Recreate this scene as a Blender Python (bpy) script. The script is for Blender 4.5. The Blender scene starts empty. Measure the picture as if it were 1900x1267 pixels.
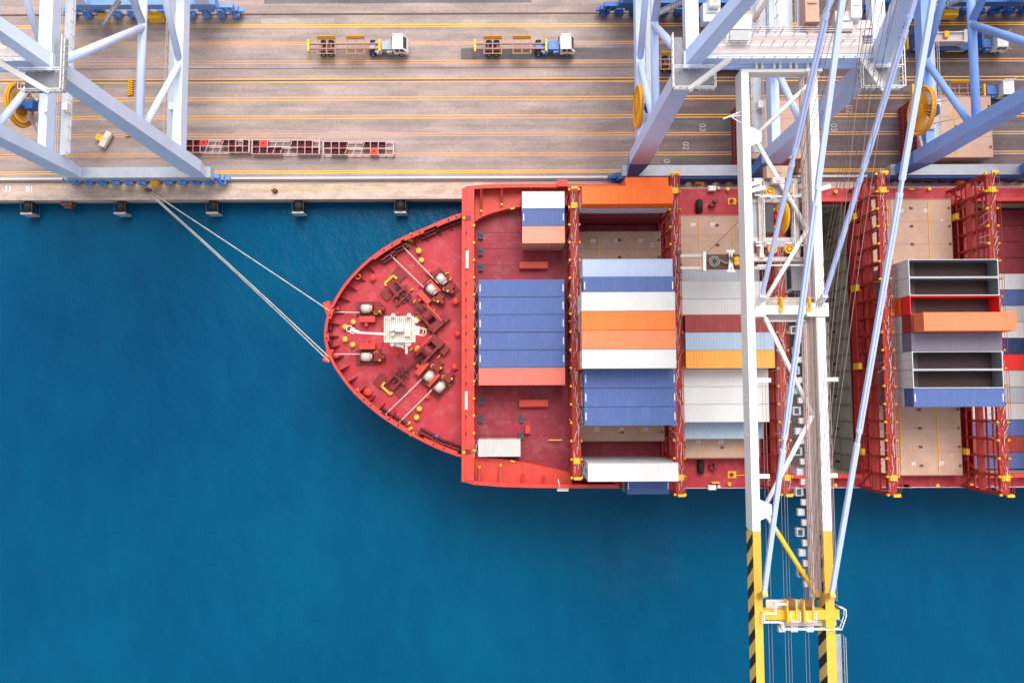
import bpy, math, random
from mathutils import Vector, Matrix
random.seed(7)
R = math.radians
C = bpy.context.scene.collection
sc = bpy.context.scene

# ------------------------------------------------------------------ camera
CAM_H, FPX, TILT, ROLL = 122.0, 1400.0, R(4.0), R(-0.2)
cam = bpy.data.cameras.new('camera'); cam_o = bpy.data.objects.new('camera', cam); C.objects.link(cam_o)
CAM_M = Matrix.Rotation(TILT, 3, 'X') @ Matrix.Rotation(ROLL, 3, 'Z')
cam_o.location = (0, 0, CAM_H); cam_o.rotation_euler = CAM_M.to_euler()
cam.sensor_width = 36.0; cam.lens = FPX / 1900.0 * 36.0
cam.clip_start = 1.0; cam.clip_end = 3000.0
sc.camera = cam_o

# ------------------------------------------------------------------ light
w = bpy.data.worlds.new('World'); sc.world = w; w.use_nodes = True
nt = w.node_tree; nt.nodes.clear()
SUN_EL, SUN_AZ = R(56), R(14)          # azimuth clockwise from +Y
sky = nt.nodes.new('ShaderNodeTexSky'); sky.sky_type = 'NISHITA'; sky.sun_disc = False
sky.sun_elevation = SUN_EL; sky.sun_rotation = SUN_AZ
sky.air_density = 1.0; sky.dust_density = 4.0; sky.ozone_density = 1.0
hs = nt.nodes.new('ShaderNodeHueSaturation'); hs.inputs['Saturation'].default_value = 0.22
bg = nt.nodes.new('ShaderNodeBackground'); bg.inputs['Strength'].default_value = 0.15
wo = nt.nodes.new('ShaderNodeOutputWorld')
nt.links.new(sky.outputs[0], hs.inputs['Color']); nt.links.new(hs.outputs[0], bg.inputs['Color'])
nt.links.new(bg.outputs[0], wo.inputs['Surface'])
sl = bpy.data.lights.new('sun', 'SUN'); so = bpy.data.objects.new('sun', sl); C.objects.link(so)
sl.energy = 0.95; sl.angle = R(40); sl.color = (1.0, 0.95, 0.90)
so.location = (20, 80, 150)
so.rotation_euler = Vector((math.sin(SUN_AZ)*math.cos(SUN_EL), math.cos(SUN_AZ)*math.cos(SUN_EL), math.sin(SUN_EL))).to_track_quat('Z', 'Y').to_euler()
vs = sc.view_settings; vs.view_transform = 'Standard'; vs.look = 'None'; vs.gamma = 1.0; vs.use_curve_mapping = False
vs.exposure = 0.90

# ------------------------------------------------------------------ helpers
def U(px, py, z):
    """world point at height z seen at photo pixel (px, py)"""
    d = CAM_M @ Vector(((px-950)/FPX, -(py-633.5)/FPX, -1.0))
    t = (z-CAM_H)/d.z
    return Vector((d.x*t, d.y*t, z))

class MB:
    def __init__(s): s.v = []; s.f = []; s.m = []
    def add(s, vs_, fs, m=0):
        b = len(s.v); s.v += [tuple(q) for q in vs_]
        s.f += [tuple(b+i for i in q) for q in fs]; s.m += [m]*len(fs); return s
    def box(s, x0, x1, y0, y1, z0, z1, m=0):
        return s.add([(x0,y0,z0),(x1,y0,z0),(x1,y1,z0),(x0,y1,z0),(x0,y0,z1),(x1,y0,z1),(x1,y1,z1),(x0,y1,z1)],
              [(3,2,1,0),(4,5,6,7),(0,1,5,4),(1,2,6,5),(2,3,7,6),(3,0,4,7)], m)
    def cbox(s, c, sx, sy, sz, ang=0.0, m=0, taper=1.0):
        """box centred in plan at c, standing on c.z"""
        ca, sa = math.cos(ang), math.sin(ang); vs_ = []
        for z, k in ((0,1.0),(sz,taper)):
            for x, y in ((-.5,-.5),(.5,-.5),(.5,.5),(-.5,.5)):
                x *= sx*k; y *= sy*k
                vs_.append((c[0]+x*ca-y*sa, c[1]+x*sa+y*ca, c[2]+z))
        return s.add(vs_, [(3,2,1,0),(4,5,6,7),(0,1,5,4),(1,2,6,5),(2,3,7,6),(3,0,4,7)], m)
    def bar(s, p, q, w, h, up=(0,0,1), m=0, w2=None, h2=None):
        p = Vector(p); q = Vector(q); d = (q-p).normalized(); u = Vector(up)
        if abs(d.dot(u)) > .98: u = Vector((0,1,0))
        x = d.cross(u).normalized(); u = x.cross(d).normalized()
        w2 = w if w2 is None else w2; h2 = h if h2 is None else h2
        vs_ = []
        for o, a, b in ((p, w, h), (q, w2, h2)):
            for i, j in ((-.5,-.5),(.5,-.5),(.5,.5),(-.5,.5)): vs_.append(o+x*a*i+u*b*j)
        return s.add(vs_, [(0,1,2,3),(7,6,5,4),(4,5,1,0),(5,6,2,1),(6,7,3,2),(7,4,0,3)], m)
    def tube(s, p, q, r, n=8, m=0, r2=None, caps=True):
        p = Vector(p); q = Vector(q); d = (q-p).normalized()
        u = Vector((0,0,1)) if abs(d.z) < .95 else Vector((1,0,0))
        x = d.cross(u).normalized(); y = d.cross(x).normalized(); r2 = r if r2 is None else r2
        vs_ = []
        for o, rr in ((p, r), (q, r2)):
            for i in range(n):
                a = 2*math.pi*i/n; vs_.append(o+(x*math.cos(a)+y*math.sin(a))*rr)
        fs = [((i+1) % n, i, n+i, n+(i+1) % n) for i in range(n)]
        if caps: fs += [tuple(range(n)), tuple(range(2*n-1, n-1, -1))]
        return s.add(vs_, fs, m)
    def path(s, pts, r, n=6, m=0):
        for a, b in zip(pts, pts[1:]): s.tube(a, b, r, n, m)
        return s
    def cyl(s, c, r, h, n=16, m=0, r2=None):
        c = Vector(c); return s.tube(c, c+Vector((0,0,h)), r, n, m, r2)
    def dome(s, c, r, h, n=14, m=0):
        c = Vector(c); vs_ = []; fs = []; K = 4
        for k in range(K):
            a = k/K*math.pi/2
            for i in range(n):
                t = 2*math.pi*i/n; vs_.append(c+Vector((math.cos(t)*r*math.cos(a), math.sin(t)*r*math.cos(a), h*math.sin(a))))
        vs_.append(c+Vector((0,0,h)))
        for k in range(K-1):
            for i in range(n): fs.append((k*n+i, k*n+(i+1) % n, (k+1)*n+(i+1) % n, (k+1)*n+i))
        for i in range(n): fs.append(((K-1)*n+i, (K-1)*n+(i+1) % n, K*n))
        return s.add(vs_, fs, m)
    def ring(s, c, r, t, axis='Z', n=24, k=6, m=0):
        c = Vector(c); vs_ = []; fs = []
        for i in range(n):
            a = 2*math.pi*i/n
            for j in range(k):
                b = 2*math.pi*j/k; rr = r+t*math.cos(b); h = t*math.sin(b)
                p = {'Z': (rr*math.cos(a), rr*math.sin(a), h), 'X': (h, rr*math.cos(a), rr*math.sin(a)), 'Y': (rr*math.cos(a), h, rr*math.sin(a))}[axis]
                vs_.append(c+Vector(p))
        for i in range(n):
            for j in range(k):
                fs.append((i*k+j, ((i+1) % n)*k+j, ((i+1) % n)*k+(j+1) % k, i*k+(j+1) % k))
        return s.add(vs_, fs, m)
    def prism(s, poly, z0, z1, m=0):
        n = len(poly)
        vs_ = [(p[0],p[1],z0) for p in poly]+[(p[0],p[1],z1) for p in poly]
        return s.add(vs_, [tuple(range(n-1,-1,-1)), tuple(range(n,2*n))]+[(i,(i+1) % n,n+(i+1) % n,n+i) for i in range(n)], m)
    def strip(s, A, B, m=0):
        """quads between two point rows"""
        n = len(A); return s.add(list(A)+list(B), [(i,i+1,n+i+1,n+i) for i in range(n-1)], m)
    def rail(s, pts, h=1.1, r=.035, step=1.6, m=0):
        """guard rail along a list of points"""
        for a, b in zip(pts, pts[1:]):
            a = Vector(a); b = Vector(b); L = (b-a).length; n = max(1, int(round(L/step)))
            for k in (h, h*.55): s.tube(a+Vector((0,0,k)), b+Vector((0,0,k)), r, 5, m, caps=False)
            for i in range(n+1): 
                p = a.lerp(b, i/n); s.tube(p, p+Vector((0,0,h)), r, 5, m, caps=False)
        return s
    def mesh(s, name):
        me = bpy.data.meshes.new(name); me.from_pydata(s.v, [], s.f); me.update(); return me
    def build(s, name, mats, parent=None, smooth=False, recalc=False):
        o0 = wloc(parent) if root_of(parent) in WORLD else Vector((0,0,0))
        if o0.length > 0: s.v = [(a-o0.x, b-o0.y, c-o0.z) for a, b, c in s.v]
        me = s.mesh(name)
        if not isinstance(mats, (list, tuple)): mats = [mats]
        for q in mats: me.materials.append(q)
        if len(mats) > 1: me.polygons.foreach_set('material_index', s.m)
        if smooth: me.polygons.foreach_set('use_smooth', [len(f) <= 4 for f in s.f])
        o = bpy.data.objects.new(name, me); C.objects.link(o)
        if parent is not None: o.parent = parent
        return o
    def each(s, name, mats, parent=None, **kw):
        """every loose piece becomes an object of its own"""
        par = list(range(len(s.v)))
        def fd(i):
            while par[i] != i: par[i] = par[par[i]]; i = par[i]
            return i
        for f in s.f:
            for i in f[1:]: par[fd(i)] = fd(f[0])
        gr = {}
        for f, m in zip(s.f, s.m): gr.setdefault(fd(f[0]), []).append((f, m))
        out = []
        for fs in gr.values():
            ids = sorted({i for f, m in fs for i in f}); mp = {i:k for k, i in enumerate(ids)}
            q = MB(); q.v = [s.v[i] for i in ids]; q.f = [tuple(mp[i] for i in f) for f, m in fs]; q.m = [m for f, m in fs]
            out.append(q.build(name, mats, parent, **kw))
        return out
WORLD = set()
def root_of(o):
    while o is not None and o.parent is not None: o = o.parent
    return o.name if o is not None else None
def wloc(o):
    v = Vector((0,0,0))
    while o is not None: v = v + o.location; o = o.parent
    return v
def tag(o, label=None, cat=None, group=None, kind=None):
    if label: o['label'] = label
    if cat: o['category'] = cat
    if group: o['group'] = group
    if kind: o['kind'] = kind
    return o
def thing(name, label, cat, loc=(0,0,0), group=None, rz=0.0):
    o = bpy.data.objects.new(name, None); C.objects.link(o); o.empty_display_size = .5
    o.location = loc; o.rotation_euler = (0,0,rz); return tag(o, label, cat, group)
def kids(o): return [c for c in bpy.data.objects if c.parent == o]
def dup(o, parent=None):
    c = o.copy(); C.objects.link(c); c.parent = parent
    for ch in kids(o): dup(ch, c)
    return c
def poly_plane(name, pts, mat, parent=None):
    b = MB(); b.add(pts, [tuple(range(len(pts)))]); return b.build(name, mat, parent)

# ------------------------------------------------------------------ materials
def srgb(r, g, b):
    f = lambda c: (c/255/12.92) if c/255 <= .04045 else ((c/255+.055)/1.055)**2.4
    return (f(r), f(g), f(b), 1)
def newmat(name):
    m = bpy.data.materials.new(name); m.use_nodes = True; n = m.node_tree
    return m, n, n.nodes['Principled BSDF']
def paint(name, col, rough=.5, wear=.25, scale=.6, rust=0.0, metal=0.0, dark=.55, spec=.35, stretch=(1,1,1), rustcol=(.16,.055,.03,1), fade=0.0):
    m, n, p = newmat(name); N = n.nodes; L = n.links
    co = N.new('ShaderNodeTexCoord'); mp = N.new('ShaderNodeMapping'); mp.inputs['Scale'].default_value = stretch
    oi = N.new('ShaderNodeObjectInfo'); ad = N.new('ShaderNodeVectorMath'); ad.operation = 'ADD'
    ml = N.new('ShaderNodeVectorMath'); ml.operation = 'SCALE'; ml.inputs['Scale'].default_value = 37.0
    L.new(oi.outputs['Location'], ml.inputs[0]); L.new(co.outputs['Object'], mp.inputs['Vector'])
    L.new(mp.outputs[0], ad.inputs[0]); L.new(ml.outputs[0], ad.inputs[1])
    nz = N.new('ShaderNodeTexNoise'); nz.inputs['Scale'].default_value = scale; nz.inputs['Detail'].default_value = 8; nz.inputs['Roughness'].default_value = .65
    L.new(ad.outputs[0], nz.inputs['Vector'])
    cr = N.new('ShaderNodeValToRGB'); cr.color_ramp.elements[0].position = .32; cr.color_ramp.elements[1].position = .68
    d = dark; cr.color_ramp.elements[0].color = (1-wear*(1-d), 1-wear*(1-d), 1-wear*(1-d), 1); cr.color_ramp.elements[1].color = (1+.0*wear,)*3+(1,)
    L.new(nz.outputs['Fac'], cr.inputs[0])
    mx = N.new('ShaderNodeMix'); mx.data_type = 'RGBA'; mx.blend_type = 'MULTIPLY'; mx.inputs[0].default_value = 1
    mx.inputs[6].default_value = col; L.new(cr.outputs[0], mx.inputs[7]); out = mx.outputs[2]
    if fade > 0:
        n3 = N.new('ShaderNodeTexNoise'); n3.inputs['Scale'].default_value = scale*1.7; n3.inputs['Detail'].default_value = 10; n3.inputs['Roughness'].default_value = .75; n3.inputs['Distortion'].default_value = .6
        L.new(ad.outputs[0], n3.inputs['Vector'])
        c3 = N.new('ShaderNodeValToRGB'); c3.color_ramp.elements[0].position = .50; c3.color_ramp.elements[1].position = .72; c3.color_ramp.elements[0].color = (0,0,0,1); c3.color_ramp.elements[1].color = (fade,)*3+(1,)
        L.new(n3.outputs['Fac'], c3.inputs[0]); m3 = N.new('ShaderNodeMix'); m3.data_type = 'RGBA'; L.new(c3.outputs[0], m3.inputs[0]); L.new(out, m3.inputs[6]); m3.inputs[7].default_value = tuple(.55*q+.30 for q in col[:3])+(1,); out = m3.outputs[2]
    if rust > 0:
        n2 = N.new('ShaderNodeTexNoise'); n2.inputs['Scale'].default_value = scale*3.1; n2.inputs['Detail'].default_value = 9; n2.inputs['Roughness'].default_value = .7
        L.new(ad.outputs[0], n2.inputs['Vector'])
        c2 = N.new('ShaderNodeValToRGB'); c2.color_ramp.elements[0].position = .72-.18*rust; c2.color_ramp.elements[1].position = .80-.16*rust
        c2.color_ramp.elements[0].color = (0,0,0,1); c2.color_ramp.elements[1].color = (.8,.8,.8,1); L.new(n2.outputs['Fac'], c2.inputs[0])
        m2 = N.new('ShaderNodeMix'); m2.data_type = 'RGBA'; L.new(c2.outputs[0], m2.inputs[0]); L.new(out, m2.inputs[6]); m2.inputs[7].default_value = rustcol; out = m2.outputs[2]
    L.new(out, p.inputs['Base Color']); p.inputs['Roughness'].default_value = rough; p.inputs['Metallic'].default_value = metal
    p.inputs['Specular IOR Level'].default_value = spec
    return m
M = {}
M['crane_pale'] = paint('pale_blue_crane_paint', (.66,.74,.93,1), .45, .22, .35, .12)
M['stay'] = paint('lavender_stay_paint', (.50,.58,.86,1), .45, .15, .6, .06)
M['crane_mid'] = paint('light_blue_crane_paint', (.54,.66,.95,1), .45, .22, .35, .12)
M['crane_blue'] = paint('blue_crane_paint', (.25,.43,.88,1), .45, .25, .35, .12)
M['crane_foot'] = paint('strong_blue_leg_foot_haze_fade', (.10,.29,.76,1), .5, .35, .6, .2)  # bluer base puts the haze fade into the colour and counters red bounce
M['sill_grey'] = paint('pale_grey_sill_paint', (.42,.45,.50,1), .55, .45, .6, .2)
M['bogie_pale'] = paint('bogie_pale_blue_paint', (.18,.33,.68,1), .5, .5, .9, .35)
M['bogie_blue'] = paint('bogie_blue_paint', (.03,.12,.38,1), .5, .5, .9, .3)
M['white'] = paint('white_steel_paint', (.80,.77,.74,1), .5, .18, .5, .18)
M['boom_white'] = paint('cream_white_boom_paint', (.78,.745,.70,1), .5, .14, .5, .12)
M['mast_cream'] = paint('cream_mast_paint', (.72,.64,.56,1), .5, .35, 1.2, .3)
M['pink_white'] = paint('weathered_white_walkway_paint', (.60,.52,.49,1), .6, .3, .8, .35)
M['grey'] = paint('grey_galvanised_steel', (.40,.40,.42,1), .5, .4, 1.0, .25)
M['lightgrey'] = paint('light_grey_steel', (.56,.59,.63,1), .5, .3, .8, .12)
M['grating'] = paint('open_steel_grating', (.24,.24,.26,1), .6, .5, 2.0, .2)
M['darkgrey'] = paint('dark_grey_steel', (.07,.065,.07,1), .6, .5, 1.2)
M['fender_face'] = paint('worn_grey_fender_face', (.36,.37,.38,1), .6, .5, 1.5, .35)
M['black'] = paint('black_rubber', (.018,.018,.02,1), .75, .4, 2.0)
M['yellow'] = paint('yellow_safety_paint', (.86,.46,.015,1), .5, .25, 1.0, .25)
M['boom_yellow'] = paint('yellow_boom_paint', (.70,.42,.045,1), .5, .25, .6, .3)
M['orange_yellow'] = paint('orange_yellow_reel_paint', (.84,.37,.01,1), .5, .25, 1.0, .15)
M['deck_red'] = paint('red_deck_paint', (.47,.027,.040,1), .55, .6, .25, .26, dark=.48, fade=.24)
M['deck_maroon'] = paint('maroon_deck_paint', (.30,.022,.04,1), .6, .6, .25, .28, dark=.5, fade=.22)
M['rail_red'] = paint('orange_red_bulwark_paint', (.58,.044,.026,1), .5, .4, .5, .3, dark=.55, fade=.12)
M['bulwark_dark'] = paint('dark_red_bulwark_paint', (.24,.014,.018,1), .55, .5, .8, .25)
M['mach_dark'] = paint('dark_red_machinery_paint', (.10,.010,.013,1), .5, .5, 1.5, .3)
M['hull_red'] = paint('red_hull_paint', (.45,.03,.03,1), .5, .4, .2, .2)
M['bridge_red'] = paint('red_lashing_bridge_paint', (.40,.028,.018,1), .55, .5, .8, .45)
M['mach_red'] = paint('red_machinery_paint', (.21,.014,.017,1), .5, .5, 1.5, .3)
M['box_red'] = paint('bright_red_paint', (.66,.04,.02,1), .5, .3, 1.0, .2)
M['tan'] = paint('tan_hatch_paint', (.53,.33,.235,1), .6, .45, .35, .32, dark=.6, fade=.25, rustcol=(.22,.10,.06,1))
M['hold_green'] = paint('grey_green_hold_paint', (.40,.43,.36,1), .6, .5, .4, .35, dark=.5)
M['guide'] = paint('brown_cell_guide', (.22,.16,.13,1), .7, .5, .8, .4)
M['groove'] = paint('rusty_rail_groove', (.13,.085,.07,1), .8, .6, 1.0, .3)
M['hold_floor'] = paint('dark_hold_floor', (.09,.08,.075,1), .7, .5, .4, .3)
M['rope'] = paint('pale_mooring_rope', (.55,.49,.43,1), .8, .3, 3.0)
M['wire'] = paint('dark_wire_rope', (.05,.035,.035,1), .6, .3, 3.0)
M['wire_pale'] = paint('pale_wire_rope', (.33,.26,.235,1), .6, .3, 3.0)
M['walk_brown'] = paint('rusty_pink_grating', (.36,.27,.245,1), .7, .5, 1.5, .45)
M['wire_brown'] = paint('brown_wire_rope', (.20,.11,.09,1), .6, .3, 3.0)
M['chain'] = paint('anchor_chain_steel', (.10,.045,.035,1), .6, .5, 3.0, .4)
M['cab_white'] = paint('truck_white_paint', (.80,.80,.80,1), .35, .15, 1.2)
M['truck_blue'] = paint('truck_blue_paint', (.08,.21,.52,1), .45, .5, 1.5, .2)
M['truck_grey'] = paint('truck_grey_paint', (.36,.38,.42,1), .5, .5, 1.5, .2)
M['chassis'] = paint('rusty_pink_chassis_paint', (.42,.22,.18,1), .6, .5, 2.0, .4)
M['rack'] = paint('pale_pink_rack_paint', (.62,.45,.42,1), .6, .4, 2.0, .4)
M['bin_maroon'] = paint('maroon_bin_paint', (.34,.07,.08,1), .6, .5, 2.0, .3)
M['scrap'] = paint('rusty_lashing_gear', (.12,.07,.06,1), .7, .8, 5.0, .6)
M['reel_dark'] = paint('dark_orange_reel_cable', (.34,.12,.015,1), .6, .4, 1.5, .2)
M['lifebuoy'] = paint('orange_lifebuoy', (.85,.24,.03,1), .5, .2, 2.0)
M['rust'] = paint('rusty_steel', (.16,.07,.045,1), .7, .6, 2.0, .5)
M['glass'] = paint('dark_cab_glass', (.03,.04,.045,1), .12, .2, 1.0, spec=.6)
M['glass_grey'] = paint('grey_cabin_glass', (.16,.19,.19,1), .15, .3, 1.0, spec=.6)
M['mark_white'] = paint('white_road_marking', (.72,.70,.68,1), .7, .4, 3.0)
M['mark_worn'] = paint('worn_white_road_marking', (.44,.39,.37,1), .8, .8, 2.0)

def concrete(name, base, dark, streak=.6, dark_east=True, sc_=.12):
    m, n, p = newmat(name); N = n.nodes; L = n.links
    co = N.new('ShaderNodeTexCoord')
    def nz(scale, stretch, det=8, rough=.6):
        mp = N.new('ShaderNodeMapping'); mp.inputs['Scale'].default_value = stretch; L.new(co.outputs['Object'], mp.inputs['Vector'])
        t = N.new('ShaderNodeTexNoise'); t.inputs['Scale'].default_value = scale; t.inputs['Detail'].default_value = det; t.inputs['Roughness'].default_value = rough
        L.new(mp.outputs[0], t.inputs['Vector']); return t.outputs['Fac']
    def ramp(i, a, b, ca, cb):
        c = N.new('ShaderNodeValToRGB'); c.color_ramp.elements[0].position = a; c.color_ramp.elements[1].position = b
        c.color_ramp.elements[0].color = ca; c.color_ramp.elements[1].color = cb; L.new(i, c.inputs[0]); return c.outputs[0]
    def mul(a, b, f=1.0):
        x = N.new('ShaderNodeMix'); x.data_type = 'RGBA'; x.blend_type = 'MULTIPLY'; x.inputs[0].default_value = f
        L.new(a, x.inputs[6]); L.new(b, x.inputs[7]); return x.outputs[2]
    k = lambda v: (v,v,v,1)
    c = ramp(nz(sc_, (1,2.2,1)), .35, .68, dark, base)
    c = mul(c, ramp(nz(.5, (.05,1.6,1), 6), .35, .62, k(1-streak*.45), k(1)))        # tyre streaks along the lanes
    c = mul(c, ramp(nz(1.7, (1,1,1), 10, .72), .30, .62, k(.78), k(1.0)))              # mottling
    c = mul(c, ramp(nz(1.1, (.5,1.3,1), 12, .8),   .635, .71, k(1), k(.45)))              # oil stains
    # slab joints across the lanes
    sx0 = N.new('ShaderNodeSeparateXYZ'); L.new(co.outputs['Object'], sx0.inputs[0])
    jm = N.new('ShaderNodeMath'); jm.operation = 'PINGPONG'; jm.inputs[1].default_value = 3.1; L.new(sx0.outputs['X'], jm.inputs[0])
    c = mul(c, ramp(jm.outputs[0], .0, .03, k(.82), k(1)))
    c = mul(c, ramp(nz(.22, (.45,2.0,1), 2, .3), .50, .53, k(1), k(.90)))              # paving strips of other age
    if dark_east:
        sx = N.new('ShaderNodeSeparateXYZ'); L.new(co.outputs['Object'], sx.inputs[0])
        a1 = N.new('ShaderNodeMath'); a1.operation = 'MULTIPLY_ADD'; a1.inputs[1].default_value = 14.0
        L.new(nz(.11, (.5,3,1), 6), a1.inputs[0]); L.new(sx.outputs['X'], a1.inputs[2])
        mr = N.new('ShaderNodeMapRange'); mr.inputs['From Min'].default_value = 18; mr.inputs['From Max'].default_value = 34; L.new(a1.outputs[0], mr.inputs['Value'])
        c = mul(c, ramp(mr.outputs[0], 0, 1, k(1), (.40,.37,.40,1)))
    L.new(c, p.inputs['Base Color']); p.inputs['Roughness'].default_value = .85; p.inputs['Specular IOR Level'].default_value = .25
    bp = N.new('ShaderNodeBump'); bp.inputs['Strength'].default_value = .25; bp.inputs['Distance'].default_value = .02
    L.new(nz(6, (1,1,1), 8), bp.inputs['Height']); L.new(bp.outputs[0], p.inputs['Normal'])
    return m
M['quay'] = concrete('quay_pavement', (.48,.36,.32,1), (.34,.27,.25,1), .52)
M['kerb_concrete'] = concrete('quay_edge_concrete', (.66,.50,.41,1), (.46,.36,.31,1), .3, False, .4)
M['asphalt_dark'] = concrete('dark_asphalt_patch', (.22,.185,.19,1), (.15,.13,.135,1), .5, False)
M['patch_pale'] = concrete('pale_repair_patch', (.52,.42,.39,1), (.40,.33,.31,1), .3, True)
def lane_paint(name, col, gone=.5):
    m, n, p = newmat(name); N = n.nodes; L = n.links
    co = N.new('ShaderNodeTexCoord'); mp = N.new('ShaderNodeMapping'); mp.inputs['Scale'].default_value = (.35,3,1)
    L.new(co.outputs['Object'], mp.inputs['Vector'])
    t = N.new('ShaderNodeTexNoise'); t.inputs['Scale'].default_value = 1.3; t.inputs['Detail'].default_value = 9; t.inputs['Roughness'].default_value = .7
    L.new(mp.outputs[0], t.inputs['Vector'])
    c = N.new('ShaderNodeValToRGB'); e = c.color_ramp.elements; e[0].position = gone-.16; e[1].position = gone+.1
    e[0].color = (.40,.27,.20,1); e[1].color = col; L.new(t.outputs['Fac'], c.inputs[0])
    L.new(c.outputs[0], p.inputs['Base Color']); p.inputs['Roughness'].default_value = .8; return m
M['lane_strong'] = lane_paint('fresh_yellow_lane_paint', (.80,.42,.045,1), .38)
M['lane_mid'] = lane_paint('worn_yellow_lane_paint', (.74,.36,.07,1), .43)
M['lane_faint'] = lane_paint('faded_orange_lane_paint', (.66,.31,.11,1), .50)

def water_mat():
    m, n, p = newmat('sea_water'); N = n.nodes; L = n.links
    co = N.new('ShaderNodeTexCoord')
    def nz(scale, det, stretch=(1,1,1), rough=.6):
        mp = N.new('ShaderNodeMapping'); mp.inputs['Scale'].default_value = stretch; mp.inputs['Rotation'].default_value = (0,0,.35); L.new(co.outputs['Object'], mp.inputs['Vector'])
        t = N.new('ShaderNodeTexNoise'); t.inputs['Scale'].default_value = scale; t.inputs['Detail'].default_value = det; t.inputs['Roughness'].default_value = rough
        L.new(mp.outputs[0], t.inputs['Vector']); return t.outputs['Fac']
    def math_(op, a, b):
        x = N.new('ShaderNodeMath'); x.operation = op
        for i, q in enumerate((a, b)):
            if isinstance(q, (int, float)): x.inputs[i].default_value = q
            else: L.new(q, x.inputs[i])
        return x.outputs[0]
    c = N.new('ShaderNodeValToRGB'); e = c.color_ramp.elements; e[0].position = .36; e[1].position = .64
    e[0].color = (.0001,.043,.114,1); e[1].color = (.0001,.076,.152,1)
    L.new(math_('ADD', math_('MULTIPLY', nz(.013, 4), .75), math_('MULTIPLY', nz(.3, 6, (1,.4,1)), .25)), c.inputs[0])
    L.new(c.outputs[0], p.inputs['Base Color']); p.inputs['Roughness'].default_value = .10; p.inputs['IOR'].default_value = 1.33
    p.inputs['Specular IOR Level'].default_value = .15
    # small wavelets everywhere, a choppier wind patch in the lee of the hull
    d = N.new('ShaderNodeVectorMath'); d.operation = 'DISTANCE'; L.new(co.outputs['Object'], d.inputs[0]); d.inputs[1].default_value = (18.5,-25,-3)
    patch_ = N.new('ShaderNodeMapRange'); patch_.interpolation_type = 'SMOOTHSTEP'
    L.new(math_('ADD', d.outputs['Value'], math_('MULTIPLY', nz(.12, 4), 16)), patch_.inputs['Value']); patch_.inputs['From Min'].default_value = 10; patch_.inputs['From Max'].default_value = 22
    patch_.inputs['To Min'].default_value = 1; patch_.inputs['To Max'].default_value = 0
    h = math_('ADD', math_('MULTIPLY', nz(.45, 6, (1,.6,1)), math_('ADD', .7, math_('MULTIPLY', nz(.05, 3), .9))), math_('MULTIPLY', math_('MULTIPLY', nz(.9, 5, (1,.55,1), .7), patch_.outputs[0]), 3.6))
    bp = N.new('ShaderNodeBump'); bp.inputs['Strength'].default_value = .6; bp.inputs['Distance'].default_value = .38
    L.new(h, bp.inputs['Height']); L.new(bp.outputs[0], p.inputs['Normal'])
    return m
M['water'] = water_mat()
CONT = {}
def cpaint(key, col, rust=.12, wear=.22):
    CONT[key] = paint('container_'+key.replace(' ', '_')+'_paint', col, .5, wear, .45, rust, stretch=(1,.35,1), dark=.6, fade=.10)
for k_, c_, r_ in (('blue',(.070,.118,.305,1),.10),('navy',(.012,.03,.11,1),.2),('white',(.62,.612,.60,1),.14),('cream',(.58,.565,.535,1),.18),
        ('salmon',(.66,.15,.11,1),.12),('pink',(.70,.28,.19,1),.22),('orange',(.84,.17,.03,1),.08),('bright orange',(.88,.135,.006,1),.06),
        ('amber',(.80,.33,.055,1),.15),('light blue',(.40,.47,.63,1),.10),('grey blue',(.34,.43,.53,1),.18),('maroon',(.27,.035,.03,1),.2),
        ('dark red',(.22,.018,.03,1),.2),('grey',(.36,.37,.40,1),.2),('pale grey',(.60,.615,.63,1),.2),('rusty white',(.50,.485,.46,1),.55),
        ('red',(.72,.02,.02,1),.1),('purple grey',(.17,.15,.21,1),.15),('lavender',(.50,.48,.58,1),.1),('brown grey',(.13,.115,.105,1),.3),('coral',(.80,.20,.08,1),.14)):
    cpaint(k_, c_, r_)
M['cont_floor'] = paint('container_plywood_floor', (.045,.021,.021,1), .7, .6, .5, .15)
M['floor_panel'] = paint('worn_floor_panel', (.10,.068,.065,1), .7, .7, .7, .3)
M['inner_wall'] = paint('container_inner_wall', (.20,.215,.24,1), .6, .3, 1.0, .15)

def text(name, body, loc, size, rz, mat, parent=None, sx=1.0):
    cu = bpy.data.curves.new(name, 'FONT'); cu.body = body; cu.size = size; cu.align_x = 'CENTER'; cu.align_y = 'CENTER'; cu.extrude = .004; cu.offset = .035 if mat is M['mark_white'] else .012
    t = bpy.data.objects.new(name+'_curve', cu); C.objects.link(t)
    me = bpy.data.meshes.new_from_object(t.evaluated_get(bpy.context.evaluated_depsgraph_get()))
    bpy.data.objects.remove(t); me.name = name
    me.materials.clear(); me.materials.append(mat)
    o = bpy.data.objects.new(name, me); C.objects.link(o)
    if parent is not None: o.parent = parent
    o.location = Vector(loc)-wloc(parent); o.rotation_euler = (0,0,rz); o.scale = (sx,1,1); return o

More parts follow.
